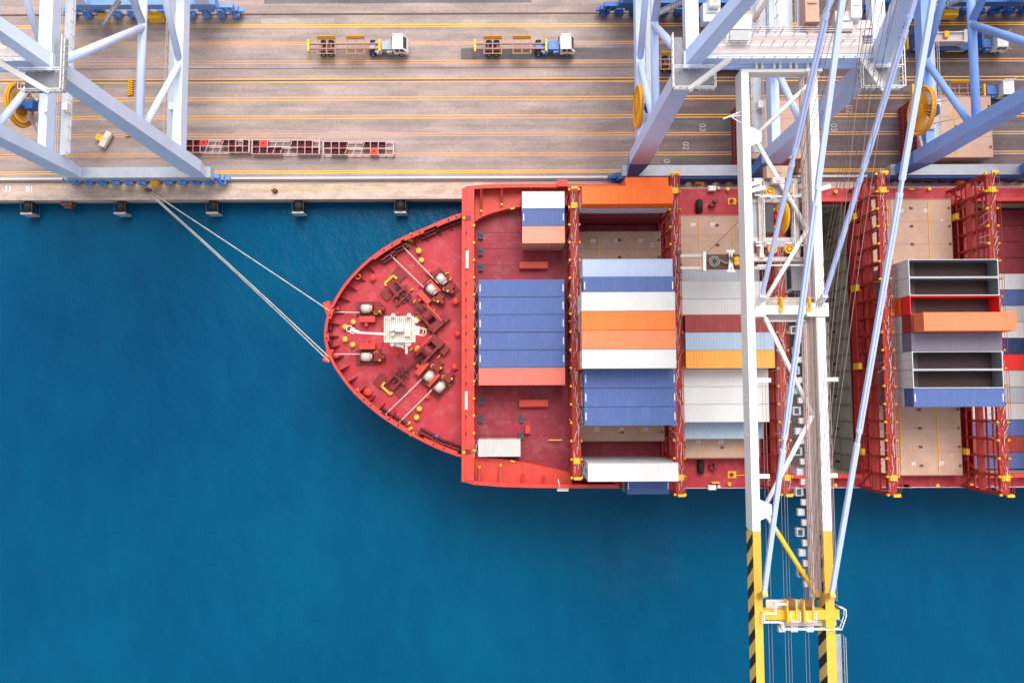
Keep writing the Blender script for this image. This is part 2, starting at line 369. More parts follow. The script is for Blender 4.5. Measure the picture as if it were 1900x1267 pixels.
# ================================================================== SETTING
QY = 32.27
def QL(py): return U(700, py, 0).y
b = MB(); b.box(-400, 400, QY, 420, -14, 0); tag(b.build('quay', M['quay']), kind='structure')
b = MB(); b.box(-400, 400, QY-.02, QL(341), .004, .03); b.box(-400, 400, QY-.25, QY+.30, -1.4, .05)
tag(b.build('quay_edge', M['kerb_concrete']), kind='structure')
b = MB()
for wx0, wx1, wy0, wy1 in ((-900,26,-900,QY+.5),(26,96,-900,-13.3),(26,96,30.4,QY+.5),(96,900,-900,QY+.5)):   # the ship's holds lie below the water line
    b.add([(wx0,wy0,-3),(wx1,wy0,-3),(wx1,wy1,-3),(wx0,wy1,-3)], [(0,1,2,3)])
tag(b.build('water', M['water']), kind='structure')
def lanes(name, rows, mat, z=.006):
    b = MB()
    for py, wd in rows:
        y = QL(py); b.add([(-400,y-wd/2,z),(400,y-wd/2,z),(400,y+wd/2,z),(-400,y+wd/2,z)], [(0,1,2,3)])
    tag(b.build(name, mat), kind='structure')
lanes('lane_line', [(46.3,.17),(50.2,.17),(317.2,.17),(321.0,.17)], M['lane_strong'])
lanes('lane_line', [(146.6,.19),(152.6,.19),(180.8,.19),(185.9,.19),(215.0,.18),(219.9,.18)], M['lane_mid'])
lanes('lane_line', [(79.0,.19),(82.6,.17),(113.2,.17),(117.6,.17),(248.4,.17),(252.6,.17),(284.9,.17),(289.3,.19)], M['lane_faint'])
lanes('lane_line', [(350.2,.14)], M['lane_mid'], .036)
lanes('rail_groove', [(25.5,.13),(127,.12),(149.4,.20),(337.2,.16),(332.8,.12)], M['groove'], .010)
b = MB(); y0 = QL(331.8); y1 = QL(328.2); b.box(-400,400,y0,y1,.004,.05); tag(b.build('cable_trough_cover', M['lightgrey']), kind='structure')
b = MB(); y0 = QL(335.0); b.box(-400,400,y0-.05,y0+.05,.0,.07); y0 = QL(27.2); b.box(-400,400,y0-.05,y0+.05,.0,.07); tag(b.build('crane_rail', M['rust']), kind='structure')
def patch(px0, px1, py0, py1, mat, z=.003):
    a = U(px0,py1,z); c = U(px1,py0,z); bb = MB(); bb.add([(a.x,a.y,z),(c.x,a.y,z),(c.x,c.y,z),(a.x,c.y,z)], [(0,1,2,3)])
    tag(bb.build('asphalt_patch', mat), kind='structure')
patch(490,986,-60,7.5,M['asphalt_dark']); patch(855,1700,87,111.5,M['asphalt_dark']); patch(1216,1372,223,246,M['asphalt_dark'])
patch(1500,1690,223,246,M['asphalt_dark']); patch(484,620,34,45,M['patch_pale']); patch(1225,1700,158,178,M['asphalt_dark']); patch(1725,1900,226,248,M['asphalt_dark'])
for tx, px, py in (('01',1237,303),('02',1272,271),('03',1303,237),('03',1547,237),('02',1575,203),('01',1512,303)):
    tag(text('lane_number', tx, U(px,py,.012), 1.45, R(-90), M['mark_worn']), kind='structure')
for px, py in ((508,65.5),(746,65)): tag(text('lane_number', '0', U(px,py,.012), 1.1, R(0), M['mark_worn']), kind='structure')
for px, py in ((15,350),(55,350)): tag(text('lane_number', '10' if px > 30 else '11', U(px,py,.04), 1.2, R(180), M['mark_white']), kind='structure')

# ------------------------------------------------------------------ quay furniture
FEND = [(55,'black quay fender under the left crane, leftmost in the photo'),(227,'black quay fender beside the mooring bollard, left of the ropes'),
        (397,'black quay fender just right of the left crane wheels'),(555,'black quay fender midway between left crane and ship bow'),(744,'black quay fender nearest to the red ship bow')]
fend0 = None
def fender(loc):
    t = thing('quay_fender', '', 'fender', loc)
    b = MB(); b.tube((0,0,.0),(0,-1.9,0),.82,16,r2=.70); b.tube((0,-1.9,0),(0,-2.1,0),.9,16); b.build('rubber_cone', M['black'], t, True)
    b = MB(); b.box(-.95,.95,-2.42,-2.12,-1.3,.75); b.build('front_panel', M['fender_face'], t)
    b = MB()
    for s in (-.92,.92): b.tube((s,0,.9),(s,-2.15,.7),.05,6); b.tube((s,0,-1.2),(s,-2.15,-1.4),.05,6)
    b.build('chain', M['darkgrey'], t); return t
for i, (px, lb) in enumerate(FEND):
    p = U(px, 368, -1.2); p.y = QY-.05
    if i == 0: fend0 = fender(p); t = fend0
    else: t = dup(fend0); t.location = p
    tag(t, lb, 'fender', 'fenders along the quay wall')
p = U(128,375,-1.4); p.y = QY
t = thing('quay_ladder_block', 'small rusty dark block on the quay wall between two leftmost fenders', 'fender block', p)
b = MB(); b.box(-.9,.9,-.9,0,-.6,.7); b.box(-.6,.6,-1.25,-.9,-.5,.3); b.build('block', M['rust'], t)
def bollard(px, py, lb):
    t = thing('mooring_bollard', lb, 'bollard', U(px,py,.03))
    b = MB(); b.cyl((0,0,0),.42,.12,14); b.cyl((0,0,.12),.22,.34,14,r2=.2); b.build('post', M['rust'], t, True)
    b = MB(); b.dome((0,0,.46),.36,.18); b.bar((-.5,0,.52),(.5,0,.52),.26,.2); b.build('cap', M['rust'], t, True); return t
bollard(277,354,'rusty quay bollard holding the three mooring ropes'); bollard(511,355,'bare rusty bollard on quay edge between the fenders, left of the ship')
def rope(name, lb, pts, r, sag=0.0):
    b = MB(); a = Vector(pts[0]); c = Vector(pts[1]); n = 14; q = []
    for i in range(n+1):
        t = i/n; p = a.lerp(c, t); p.z -= sag*4*t*(1-t); q.append(p)
    b.path(q, r, 6); return tag(b.build(name, M['rope'], smooth=True), lb, 'mooring rope', 'mooring ropes from bow to quay')
A0 = U(279,356,.5)
rope('mooring_rope', 'upper thin mooring rope from quay bollard to the bow tip chock', (A0, U(612,577,13.0)), .085, 1.0)
rope('mooring_rope', 'middle mooring rope from quay bollard to lower bow chock, upper of a close pair', (A0+Vector((-.15,-.1,0)), U(610,662,13.0)), .085, 1.0)
rope('mooring_rope', 'lowest mooring rope from quay bollard to lower bow chock', (A0+Vector((-.3,-.25,0)), U(611,671,13.0)), .085, 1.6)
# yellow corrugated ramps and small machine near left crane
def ramp_(px, py, lb):
    t = thing('cable_ramp', lb, 'ramp', U(px,py,0))
    b = MB(); b.box(-.5,.5,-1.35,1.35,0,.12); b.build('base', M['reel_dark'], t)
    b = MB()
    for i in range(9): b.bar((-.42,-1.25+i*.3,.2),(.42,-1.1+i*.3,.26),.14,.12)
    b.build('ribs', M['yellow'], t)
ramp_(243,164,'upper yellow ribbed ramp on quay under left crane'); ramp_(239,240,'lower yellow ribbed ramp on quay under left crane')
t = thing('tool_trolley', 'small cream and yellow wheeled machine parked askew under left crane', 'machine', U(201,262,0), rz=R(62))
b = MB(); b.cbox((0,0,.35),2.7,1.0,.7); b.cbox((.5,0,1.05),.9,.8,.12); b.build('body', M['mast_cream'], t)
b = MB(); b.cbox((-.2,1.15,.25),1.0,1.2,.5); b.bar((-.2,.5,.4),(-.2,1.0,.4),.2,.2); b.build('hitch_box', M['yellow'], t)
b = MB()
for x in (-.9,.9):
    for y in (-.5,.5): b.tube((x,y*.7-.1,.3),(x,y*.7+.1,.3),.3,10)
b.build('wheel', M['black'], t)

# ------------------------------------------------------------------ lashing gear racks
def rack(px0, px1, py0, py1, tilt, lb, reds, bins, seed):
    rnd = random.Random(seed); a = U(px0,py1,1.0); c = U(px1,py0,1.0); L = c.x-a.x; W = c.y-a.y
    t = thing('lashing_gear_rack', lb, 'gear rack', ((a.x+c.x)/2,(a.y+c.y)/2,0), 'racks of lashing gear on the quay', R(tilt))
    b = MB(); h = 1.0
    for y in (-W/2,0,W/2):
        b.bar((-L/2,y,h),(L/2,y,h),.12 if y else .2,.14); b.bar((-L/2,y,.15),(L/2,y,.15),.12,.14)
    n = 9
    for i in range(n+1):
        x = -L/2+L*i/n; sk = .35 if 3 <= i <= 5 else 0
        b.bar((x-sk,-W/2,h),(x+sk,W/2,h),.10,.12)
        for y in (-W/2,W/2): b.bar((x,y,0),(x,y,h),.1,.1,(1,0,0))
    for s in (-1,1):
        for y in (-W/2,W/2): b.bar((s*(L/2-.05),y,0),(s*(L/2-.05),y,h+.35),.16,.16,(1,0,0))
        b.bar((s*(L/2-.05),-W/2,h+.25),(s*(L/2-.05),W/2,h+.25),.16,.16)
    b.build('frame', M['rack'], t)
    cw = L/n; ch = W/2
    for (i, j) in bins:
        x = -L/2+cw*(i+.5); y = -ch/2 if j == 0 else ch/2; g = MB(); k = .46
        dx = cw*k; dy = ch*k
        g.box(x-dx,x+dx,y-dy,y+dy,.25,.32)
        for (x0,x1,y0,y1) in ((x-dx,x-dx+.06,y-dy,y+dy),(x+dx-.06,x+dx,y-dy,y+dy),(x-dx+.06,x+dx-.06,y-dy,y-dy+.06),(x-dx+.06,x+dx-.06,y+dy-.06,y+dy)): g.box(x0,x1,y0,y1,.32,1.12)
        for q in range(16):
            px = x+rnd.uniform(-.8,.8)*dx*.8; py = y+rnd.uniform(-.8,.8)*dy*.8; an = rnd.uniform(0,6.3)
            g.bar((px-.22*math.cos(an),py-.22*math.sin(an),.4+rnd.random()*.45),(px+.22*math.cos(an),py+.22*math.sin(an),.45+rnd.random()*.45),.07,.07,m=1)
        g.build('gear_bin', [M['bin_maroon'], M['scrap']], t)
    for (i, j) in reds:
        x = -L/2+cw*(i+.5); y = -ch/2 if j == 0 else ch/2; g = MB(); g.box(x-cw*.48,x+cw*.48,y-ch*.46,y+ch*.46,.25,1.15); g.cyl((x,y,1.15),.16,.05,12,1)
        g.build('lidded_box', [M['box_red'], M['black']], t)
rack(345,464,259.5,283.5,-.3,'left lashing gear rack with red box at its far left, next to crane leg',[(2,1)],[(0,1),(1,1),(0,0),(1,0),(5,1),(6,1),(8,1),(6,0),(7,0),(8,0)],1)
rack(468,594,260.5,286.5,-.6,'middle lashing gear rack with orange-red box in its top row',[(1,1)],[(0,1),(5,1),(6,1),(7,1),(0,0),(1,0),(2,0),(3,0),(6,0),(7,0),(8,0)],2)
rack(600,731,263,288,-.2,'right lashing gear rack with red box in its bottom row',[(6,0)],[(0,1),(1,1),(2,1),(5,1),(6,1),(7,1),(1,0),(2,0)],3)

# ------------------------------------------------------------------ terminal trucks
def truck(name, lb, x_front, py, body, load=None):
    """tractor with skeletal trailer heading +X; front at X = x_front"""
    t = thing(name, lb, 'truck', (x_front, U(900,py,0).y, 0), 'terminal trucks on the quay lanes')
    # trailer : from -16.6 to -4.6
    b = MB()
    for y in (-.42,.42): b.bar((-16.4,y,1.25),(-4.6,y,1.25),.16,.34)
    for x in (-15.0,-13.55,-12.1,-10.2,-8.75,-7.3): b.bar((x,-1.25,1.3),(x,1.25,1.3),.14,.18)
    for x in (-14.3,-12.8,-11,-9.4,-6.6,-5.6): b.bar((x,-.42,1.25),(x,.42,1.25),.12,.16)
    for (xa, xb) in ((-15.0,-12.1),(-10.2,-7.3)):
        for y in (-1.25,1.25): b.bar((xa-.07,y,1.3),(xb+.07,y,1.3),.10,.2)
    b.build('trailer_frame', M['chassis'], t)
    for (xa, xb) in ((-15.05,-12.05),(-10.25,-7.25)):
        for s in (-1,1):
            g = MB(); g.add([(xa,s*1.25,1.42),(xb,s*1.25,1.42),(xb,s*1.48,1.95),(xa,s*1.48,1.95),(xa,s*1.31,1.40),(xb,s*1.31,1.40),(xb,s*1.54,1.93),(xa,s*1.54,1.93)],
                  [(0,1,2,3),(7,6,5,4),(2,1,5,6),(3,2,6,7),(0,3,7,4),(1,0,4,5)]); g.build('guide_flap', M['yellow'], t)
    for x in (-16.45,-4.75):
        g = MB(); g.box(x-.17,x+.17,-1.0,1.0,1.1,1.75); g.build('end_bumper', M['yellow'], t)
    for x in (-14.2,-12.95,-6.0,-1.3):
        for s in (-1,1):
            g = MB(); g.tube((x,s*.62,.52),(x,s*1.2,.52),.52,16); g.tube((x,s*1.2,.52),(x,s*1.23,.52),.25,12,1); g.build('wheel', [M['black'], M['grey']], t)
    # tractor
    b = MB(); b.box(-6.8,-.3,-.45,.45,.55,.95); b.box(-5.6,-2.6,-.95,.95,.95,1.12); b.box(-4.4,-2.7,-.75,.6,1.12,1.75); b.box(-3.6,-2.7,-1.2,-.75,.6,1.5); b.box(-5.3,-4.5,-1.2,-.6,.6,1.2)
    b.cyl((-6.0,0,1.12),.5,.12,16); b.tube((-2.7,.85,1.1),(-2.7,.85,2.9),.09,8); b.build('tractor_chassis', M[body], t)
    g = MB()   # one-man cab, chamfered front
    pr = [(-2.45,.72),(-2.45,2.85),(-.75,2.95),(-.25,2.0),(-.1,1.0),(-.1,.72)]
    for y in (-1.22,1.15): pass
    n = len(pr); g.add([(x,-1.2,z) for x,z in pr]+[(x,1.15,z) for x,z in pr], [tuple(range(n)), tuple(range(2*n-1,n-1,-1))]+[((i+1) % n,i,n+i,n+(i+1) % n) for i in range(n)])
    g.build('cab', M['cab_white'], t)
    g = MB(); g.add([(-.72,-1.0,2.92),(-.29,-1.0,2.10),(-.29,.95,2.10),(-.72,.95,2.92)],[(0,1,2,3)]); 
    for i in range(len(g.v)): g.v[i] = (g.v[i][0]+.03,g.v[i][1],g.v[i][2]+.015)
    g.build('windscreen', M['glass'], t)
    g = MB(); g.add([(-2.1,-1.215,1.75),(-1.45,-1.215,1.75),(-1.45,-1.215,2.65),(-2.1,-1.215,2.65)],[(0,1,2,3)]); g.add([(-1.3,-1.215,1.75),(-.5,-1.215,1.75),(-.85,-1.215,2.65),(-1.3,-1.215,2.65)],[(0,1,2,3)]); g.build('side_window', M['glass'], t)
    g = MB(); g.rail([(-2.4,1.15,2.9),(-.7,1.15,2.9)],.35,.04,.9); g.tube((-.6,1.15,2.5),(-.1,1.75,2.9),.035,6); g.tube((-.6,-1.2,2.5),(-.1,-1.5,2.7),.035,6); g.build('roof_rail', M['cab_white'], t)
    for s in (-1,1):
        g = MB(); g.box(-.12,.02,s*.8-.16,s*.8+.16,.8,1.0); g.build('headlight', M['glass_grey'], t)
    if load:
        b = MB(); z = 1.5
        b.box(-16.1,-4.95,-1.2,1.2,z,z+.25); b.box(-16.1,-15.8,-1.2,1.2,z+.25,z+2.3); b.box(-5.3,-4.95,-1.2,1.2,z+.25,z+1.9); b.build('flat_rack_platform', M[load], t)
        b = MB(); b.cbox((-10.6,.3,z+.25),4.6,1.7,1.5); b.cbox((-13.2,.3,z+.25),.6,2.1,1.9,.2); b.cbox((-8.0,.3,z+.25),.6,2.1,1.9,-.1); b.bar((-13,-.5,z+1.9),(-8,-.5,z+2.0),.2,.2); b.bar((-13,.9,z+1.9),(-8,1.0,z+2.0),.2,.2); b.build('machine_load', M['pink_white'], t)
        b = MB(); b.cbox((-11.2,.5,z+1.75),.7,1.0,.6); b.build('load_motor', M['yellow'], t)
    return t
truck('terminal_truck','white cab truck with grey chassis and empty skeletal trailer, left of two in open lane',U(758,92,1.5).x,92,'truck_grey')
truck('terminal_truck','white cab truck with pale blue chassis and empty skeletal trailer in the open lane',U(1067,93,1.5).x,93,'truck_blue')
truck('terminal_truck','blue truck with empty trailer half hidden behind the middle crane leg',U(1396,123,1.5).x,123,'truck_blue')
truck('terminal_truck','blue truck carrying machinery on a flat platform near top right corner',U(1869,92,1.5).x,92,'truck_blue','bogie_blue')
truck('terminal_truck','dark blue truck with empty trailer behind the big yellow reel at far right',U(1880,178,1.5).x,178,'truck_blue')

# ================================================================== SHIP
ship = thing('container_ship', 'red container ship moored at the quay with curved bow and stacked cargo', 'container ship', (20, 8.6, -3))
WORLD.add(ship.name)
ZF, ZB, ZD, ZH = 11.2, 13.0, 8.5, 10.6      # forecastle deck, bulwark top, passage deck, hatch top
bow_px = [(856,395),(827,405),(796,419),(765,432),(737,444),(706,463),(680,483),(654,508),(633,534),(614,567),(604,593),(601,621),(603,642),(614,672),(633,701),(656,730),(682,753),(706,773),(741,796),(779,817),(817,835),(853,848)]
bow0 = [U(x,y,ZB) for x,y in bow_px]
def smooth(p, it=2):
    for _ in range(it):
        q = [p[0]]
        for a, c in zip(p, p[1:]): q += [a.lerp(c,.25), a.lerp(c,.75)]
        p = q+[p[-1]]
    return p
bow = smooth(bow0, 2)
def inset(p, d):
    out = []
    for i, a in enumerate(p):
        t = (p[min(i+1,len(p)-1)]-p[max(i-1,0)]).normalized(); n = Vector((-t.y,t.x,0)); out.append(a+n*d)
    return out
def atz(p, z): return [Vector((a.x,a.y,z)) for a in p]
# which side is inboard?
sgn = 1 if (inset(bow,1.0)[len(bow)//2]-Vector((0,8.6,ZB))).length < (bow[len(bow)//2]-Vector((0,8.6,ZB))).length else -1
XB = U(857,600,14.2).x                         # breakwater plane
for p in (bow[0], bow[-1]): p.x = XB
ZS = 14.0
wideN = [U(x,y,ZS) for x,y in ((857,351),(866,345.5),(900,342.5),(960,341),(1060,341),(1148,341))]
wideS = [U(x,y,ZS) for x,y in ((853,893),(880,899),(930,903),(1000,905),(1060,905.5),(1148,906))]
for q in wideN, wideS: q[0].x = XB
YN = U(1300,350.5,ZD).y; YS = U(1300,905,ZD).y
XS = wideN[-1].x; XE = 100.0
# hull shell : bow part
b = MB(); rows = []
n = len(bow)
for z, k, dx in ((ZB,1,0),(11,.985,.5),(6,.80,3.2),(0,.60,7),(-6,.50,9)):
    row = []
    for i, a in enumerate(bow):
        cy = 8.6; f = k if z < ZB else 1
        row.append(Vector((XB+(a.x-XB)*f+ (dx if a.x < XB-12 else 0)*0, cy+(a.y-cy)*(1-(1-f)*.55), z)))
    rows.append(row)
for A, B_ in zip(rows, rows[1:]): b.strip(A, B_)
# aft part: side shells
def side(pts_top, sy):
    seq = [[Vector((p.x,p.y,z if z is not None else p.z)) for p in pts_top] for z in (None,)]
    lo = [Vector((p.x, p.y-(0.3*sy), 9.2)) for p in pts_top]
    k = len(pts_top); wl = []
    for i, p in enumerate(pts_top):
        hb0 = abs(rows[-1][0 if sy > 0 else -1].y-8.6); f = min(1.0, (p.x-XB)/18.0); hb = hb0+(21.6-hb0)*f
        wl.append(Vector((p.x, 8.6+sy*hb, -6)))
    b.strip(seq[0], lo); b.strip(lo, wl)
side(wideN, 1); side(wideS, -1)
for yv, sy in ((YN,1),(YS,-1)):
    b.strip([Vector((XS,yv,ZD)),Vector((XE,yv,ZD))],[Vector((XS,yv,-6)),Vector((XE,yv,-6))])
b.add([(XE,YS,-6),(XE,YN,-6),(XE,YN,ZD),(XE,YS,ZD)],[(0,1,2,3)])
def wing(pts_top, sy):
    i = 0 if sy > 0 else -1; p = pts_top[0]
    xw_ = XB-.025; br_ = [Vector((xw_,r[i].y,r[i].z)) for r in rows]; yo_ = [p.y-(.3*sy)*min(1,(ZS-r.z)/4.8) if r.z > 9.2 else (p.y-.3*sy)+(rows[-1][i].y-(p.y-.3*sy))*(9.2-r.z)/15.2 for r in br_]
    ou_ = [Vector((xw_,y_,r.z)) for y_, r in zip(yo_, br_)]
    b.strip(br_, ou_); b.add([Vector((xw_,p.y,ZS)), Vector((xw_,br_[0].y,ZS)), br_[0], ou_[0]], [(0,1,2,3)])
    e = pts_top[-1]; yv = YN if sy > 0 else YS; yl = 8.6+sy*21.6
    b.add([(XS,e.y,ZS),(XS,e.y-.3*sy,9.2),(XS,yl,-6),(XS,yv,-6),(XS,yv,ZD),(XS,e.y-sy*.9,ZD),(XS,e.y-sy*.55,ZS)], [(0,1,5,6),(1,2,3,4)])
wing(wideN, 1); wing(wideS, -1)
b.build('hull', M['hull_red'], ship)
# draught line
# forecastle deck
fd = atz(inset(bow, sgn*.12), ZF); poly_plane('forecastle_deck', fd, M['deck_red'], ship)
# bulwark : plate, flange and brackets
b = MB(); i1 = inset(bow, sgn*.16); i2 = inset(bow, sgn*.40)
b.strip(atz(bow,ZB), atz(i2,ZB)); b.strip(atz(i2,ZB), atz(i2,ZB-.14)); b.strip(atz(bow,ZB), atz(bow,ZB-1.5))
bw = b.build('bulwark', M['rail_red'], ship)
b = MB(); b.strip(atz(i1,ZF-.05), atz(i1,ZB-.03)); b.strip(atz(inset(bow,sgn*.16),ZF+.95), atz(inset(bow,sgn*.36),ZF+.95)); b.build('inner_plating', M['bulwark_dark'], bw)
b = MB(); acc = 0
for k in range(1, n-1):
    acc += (bow[k]-bow[k-1]).length
    if acc > 1.75:
        acc = 0; tdir = (bow[k+1]-bow[k-1]).normalized(); nn = Vector((-tdir.y,tdir.x,0))*sgn; a = bow[k]+nn*.15
        for s in (-.05,.05):
            q = tdir*s; b.add([a+q+Vector((0,0,ZF-ZB)), a+q+nn*1.6+Vector((0,0,ZF-ZB)), a+q+nn*.35+Vector((0,0,-.05)), a+q+Vector((0,0,-.05))],[(0,1,2,3)])
        b.bar(a+nn*1.6+Vector((0,0,ZF-ZB)), a+nn*.35+Vector((0,0,-.05)), .13,.06)
b.each('bulwark_bracket', M['bulwark_dark'], bw)
def inb(px, py, z=ZF): return U(px,py,z)
# mooring platforms: wider flange + holes where the chocks are
b = MB(); g = MB()
for seg in ((0.02,.10),(.13,.19),(.20,.28),(.44,.475),(.525,.56),(.72,.80),(.81,.87),(.90,.98)):
    ia, ib = int(seg[0]*(n-1)), max(int(seg[1]*(n-1)),int(seg[0]*(n-1))+2); pts = bow[ia:ib+1]
    b.strip(atz(inset(bow,0)[ia:ib+1],ZB+.03), atz(inset(bow,sgn*.66)[ia:ib+1],ZB+.03)); b.strip(atz(inset(bow,sgn*.66)[ia:ib+1],ZB+.03), atz(inset(bow,sgn*.66)[ia:ib+1],ZB-.35))
    m_ = (ia+ib)//2
    for q in (-1,1):
        c = inset(bow,sgn*.36)[max(0,min(n-1,m_+q))]; g.cyl((c.x,c.y,ZB+.035),.15,.03,10)
b.each('chock_platform', M['rail_red'], ship); g.build('chock_hole', M['black'], ship)
# roller fairleads along the bulwark
fl = [(722,477),(747,459),(795,434),(822,420),(845,412),(716,768),(741,783),(792,806),(815,819),(840,828)]
for px, py in fl:
    c = inb(px,py); j = min(range(n), key=lambda k:(bow[k]-c).length); td = (bow[min(j+1,n-1)]-bow[max(j-1,0)]); an = math.atan2(td.y,td.x)
    f = MB(); f.cbox(c,2.2,1.2,.25,an,1); 
    ca, sa = math.cos(an), math.sin(an)
    for s in (-1.1,-.35,.35,1.1):
        q = c+Vector((ca*s,sa*s,.25)); f.cyl(q,.17,.75,10); 
    f.bar(c+Vector((-ca*1.2-sa*.45,-sa*1.2+ca*.45,.55)),c+Vector((ca*1.2-sa*.45,sa*1.2+ca*.45,.55)),.2,.6)
    f.bar(c+Vector((-ca*1.1,-sa*1.1,1.02)),c+Vector((ca*1.1,sa*1.1,1.02)),.24,.1,m=1)
    f.build('roller_fairlead', [M['mach_dark'], M['mach_red']], ship)
for px, py in ((613,574),(613,660)):
    f = MB(); c = inb(px,py,ZF); f.cbox(c,1.0,2.0,1.45,R(20 if py < 600 else -20)); f.cbox(c+Vector((1.0,0,0)),1.0,.5,.8); f.build('bow_chock', M['rail_red'], ship)
for px, py in ((605,606),(605,633)):
    f = MB(); c = inb(px+10,py); f.cbox(c,.4,1.1,.8); f.build('bow_bitt', M['mach_red'], ship)
# yellow marks at the bulwark
for cx_, cy_, an in ((762,447,R(-30)),(761,795,R(30))):
    f = MB(); c = inb(cx_,cy_)
    for k in (-1.2,0,1.2): f.cbox(c+Vector((k*.45*math.sin(-an),k*.75*math.cos(an),0)),.75,.4,.5,an)
    f.build('yellow_roller', M['yellow'], ship)
# mooring winches
def winch(cx_, cy_, ang, motor_side, lb=None):
    """drum axle along local x; motor box on local +y*motor_side"""
    c = inb(cx_,cy_); ca, sa = math.cos(ang), math.sin(ang)
    L = lambda x, y, z: Vector((c.x+x*ca-y*sa, c.y+x*sa+y*ca, ZF+z))
    f = MB(); f.cbox(L(0,0,0),3.6,2.2,.25,ang)
    for x in (-1.05,.95): f.bar(L(x,-.75,.6),L(x,.75,.6),.16,.9)
    f.cbox(L(1.6,0,.25),1.0,1.2,1.1,ang); f.tube(L(2.1,-.1,.9),L(2.6,-.1,.9),.45,12)
    wn = f.build('mooring_winch', M['mach_red'], ship)
    d = MB(); d.tube(L(-.85,0,.95),L(.45,0,.95),.62,18); d.tube(L(.45,0,.95),L(.8,0,.95),.45,16); d.build('rope_drum', M['rope'], wn, True)
    d = MB(); d.tube(L(-1.0,0,.95),L(-.86,0,.95),.78,18); d.tube(L(.80,0,.95),L(.92,0,.95),.78,18); d.each('drum_flange', M['mach_red'], wn)
    d = MB(); y = motor_side*1.55; d.cbox(L(0,y,.0),2.3,.85,1.15,ang); d.tube(L(-.2,y+motor_side*.4,.55),L(-.2,y+motor_side*1.0,.55),.32,12); d.build('gear_case', M['rail_red'], wn)
    d = MB(); d.ring(L(1.3,.55*motor_side,1.2),.28,.05,'Z',12,5); d.cbox(L(1.9,-.5,1.35),.25,.25,.25,ang); d.build('brake_wheel', M['yellow'], wn)
    return wn
winch(684,574,R(0),-1); winch(684,663,R(0),1)
winch(803,540,R(-48),-1); winch(821,521,R(-48),-1)
winch(799,697,R(48),1); winch(819,717,R(48),1)
b = MB()
for (a0,a1,b0,b1) in ((679,580,620,579),(679,657,620,657),(795,542,723,472),(813,526,747,457),(791,695,716,768),(811,714,741,783)):
    b.tube(inb(a0,a1,ZF+.9),inb(b0,b1,ZF+.75),.085,6)
b.build('deck_mooring_line', M['rope'], ship)
# windlasses with chain and stopper
def windlass(cx_, cy_, sx_, sy_, ang):
    c = inb(cx_,cy_); s0 = inb(sx_,sy_); ca, sa = math.cos(ang), math.sin(ang)
    L = lambda o, x, y, z: Vector((o.x+x*ca-y*sa, o.y+x*sa+y*ca, ZF+z))
    f = MB(); f.cbox(L(c,0,0,0),4.6,2.4,.25,ang); f.cbox(L(c,0,.75,.25),3.6,.35,1.4,ang); f.cbox(L(c,0,-.75,.25),3.6,.35,1.4,ang); f.cbox(L(c,1.7,0,.25),1.1,2.2,1.3,ang)
    f.tube(L(c,-.3,-.55,1.0),L(c,-.3,.55,1.0),.85,18); wl = f.build('windlass', M['mach_red'], ship)
    d = MB(); d.cbox(L(c,.2,1.05,1.66),3.2,.3,.12,ang); d.build('cover_plate', M['rail_red'], wl)
    f = MB(); f.cbox(L(s0,0,0,0),3.6,1.5,.3,ang); f.cbox(L(s0,-.5,.65,.3),2.2,.3,.8,ang); f.cbox(L(s0,-.5,-.65,.3),2.2,.3,.8,ang); f.cbox(L(s0,-1.9,1.6,0),1.9,1.6,.25,ang); f.cbox(L(s0,-1.0,-1.8,0),1.6,1.2,.3,ang)
    f.bar(L(s0,.2,-1.6,.9),L(s0,.2,1.4,.9),.3,.25); f.bar(L(s0,1.3,-1.3,.6),L(s0,1.3,1.1,.6),.25,.25); st = f.build('chain_stopper', M['mach_red'], ship)
    d = MB(); d.bar(L(s0,-2.3,-.8,.55),L(s0,-2.3,.9,.55),.28,.2); d.bar(L(s0,-2.3,.9,.55),L(s0,-1.6,1.0,.55),.28,.2); d.bar(L(s0,-2.3,-.8,.55),L(s0,-1.9,-.85,.55),.28,.2); d.build('lever', M['yellow'], st)
    ch = MB(); p = L(s0,-.8,0,.55); q = L(c,-.3,0,1.0); N = int((q-p).length/.42)
    for i in range(N):
        o = p.lerp(q,(i+.5)/N); dr = (q-p).normalized(); pe = Vector((-dr.y,dr.x,0)) if i % 2 else Vector((0,0,1))
        for s in (-.14,.14): ch.tube(o-dr*.26+pe*s,o+dr*.26+pe*s,.07,6)
        for s in (-.26,.26): ch.tube(o+dr*s-pe*.16,o+dr*s+pe*.16,.07,6)
    ch.build('anchor_chain', M['chain'], wl)
    return wl
windlass(797,590,742,541,R(-47)); windlass(797,650,738,703,R(47))
# vents and mushrooms
def vent(px, py, r, mat, h=.7, name='deck_vent'):
    c = inb(px,py); f = MB(); f.cyl(c,r*.55,h,12); f.dome(c+Vector((0,0,h)),r,r*.35); f.cyl(c+Vector((0,0,h-.12)),r,.12,14); f.build(name, mat, ship, True)
for px, py, r in ((778,467,.42),(783,484,.38),(777,592,.5),(776,648,.5),(657,598,.38),(642,607,.4),(642,630,.4),(656,640,.4),(779,758,.38),(774,774,.4),(821,560,.2),(821,681,.2),(708,582,.18),(708,659,.18)):
    vent(px,py,r,M['boom_yellow'])
for px, py, r in ((684,727,.62),(693,517,.5),(846,560,.5),(844,681,.45),(797,505,.4),(793,735,.4),(850,620,.42),(739,583,.3),(738,656,.3)):
    vent(px,py,r,M['box_red'])
for px, py in ((664,513),(661,727)):
    f = MB(); f.ring(inb(px,py,ZF+1.0),.36,.09,'Z',18,6); tag(f.build('lifebuoy', M['lifebuoy']), 'orange lifebuoy ring on the %s side bow bulwark' % ('quay' if py < 600 else 'seaward'), 'lifebuoy')
f = MB()
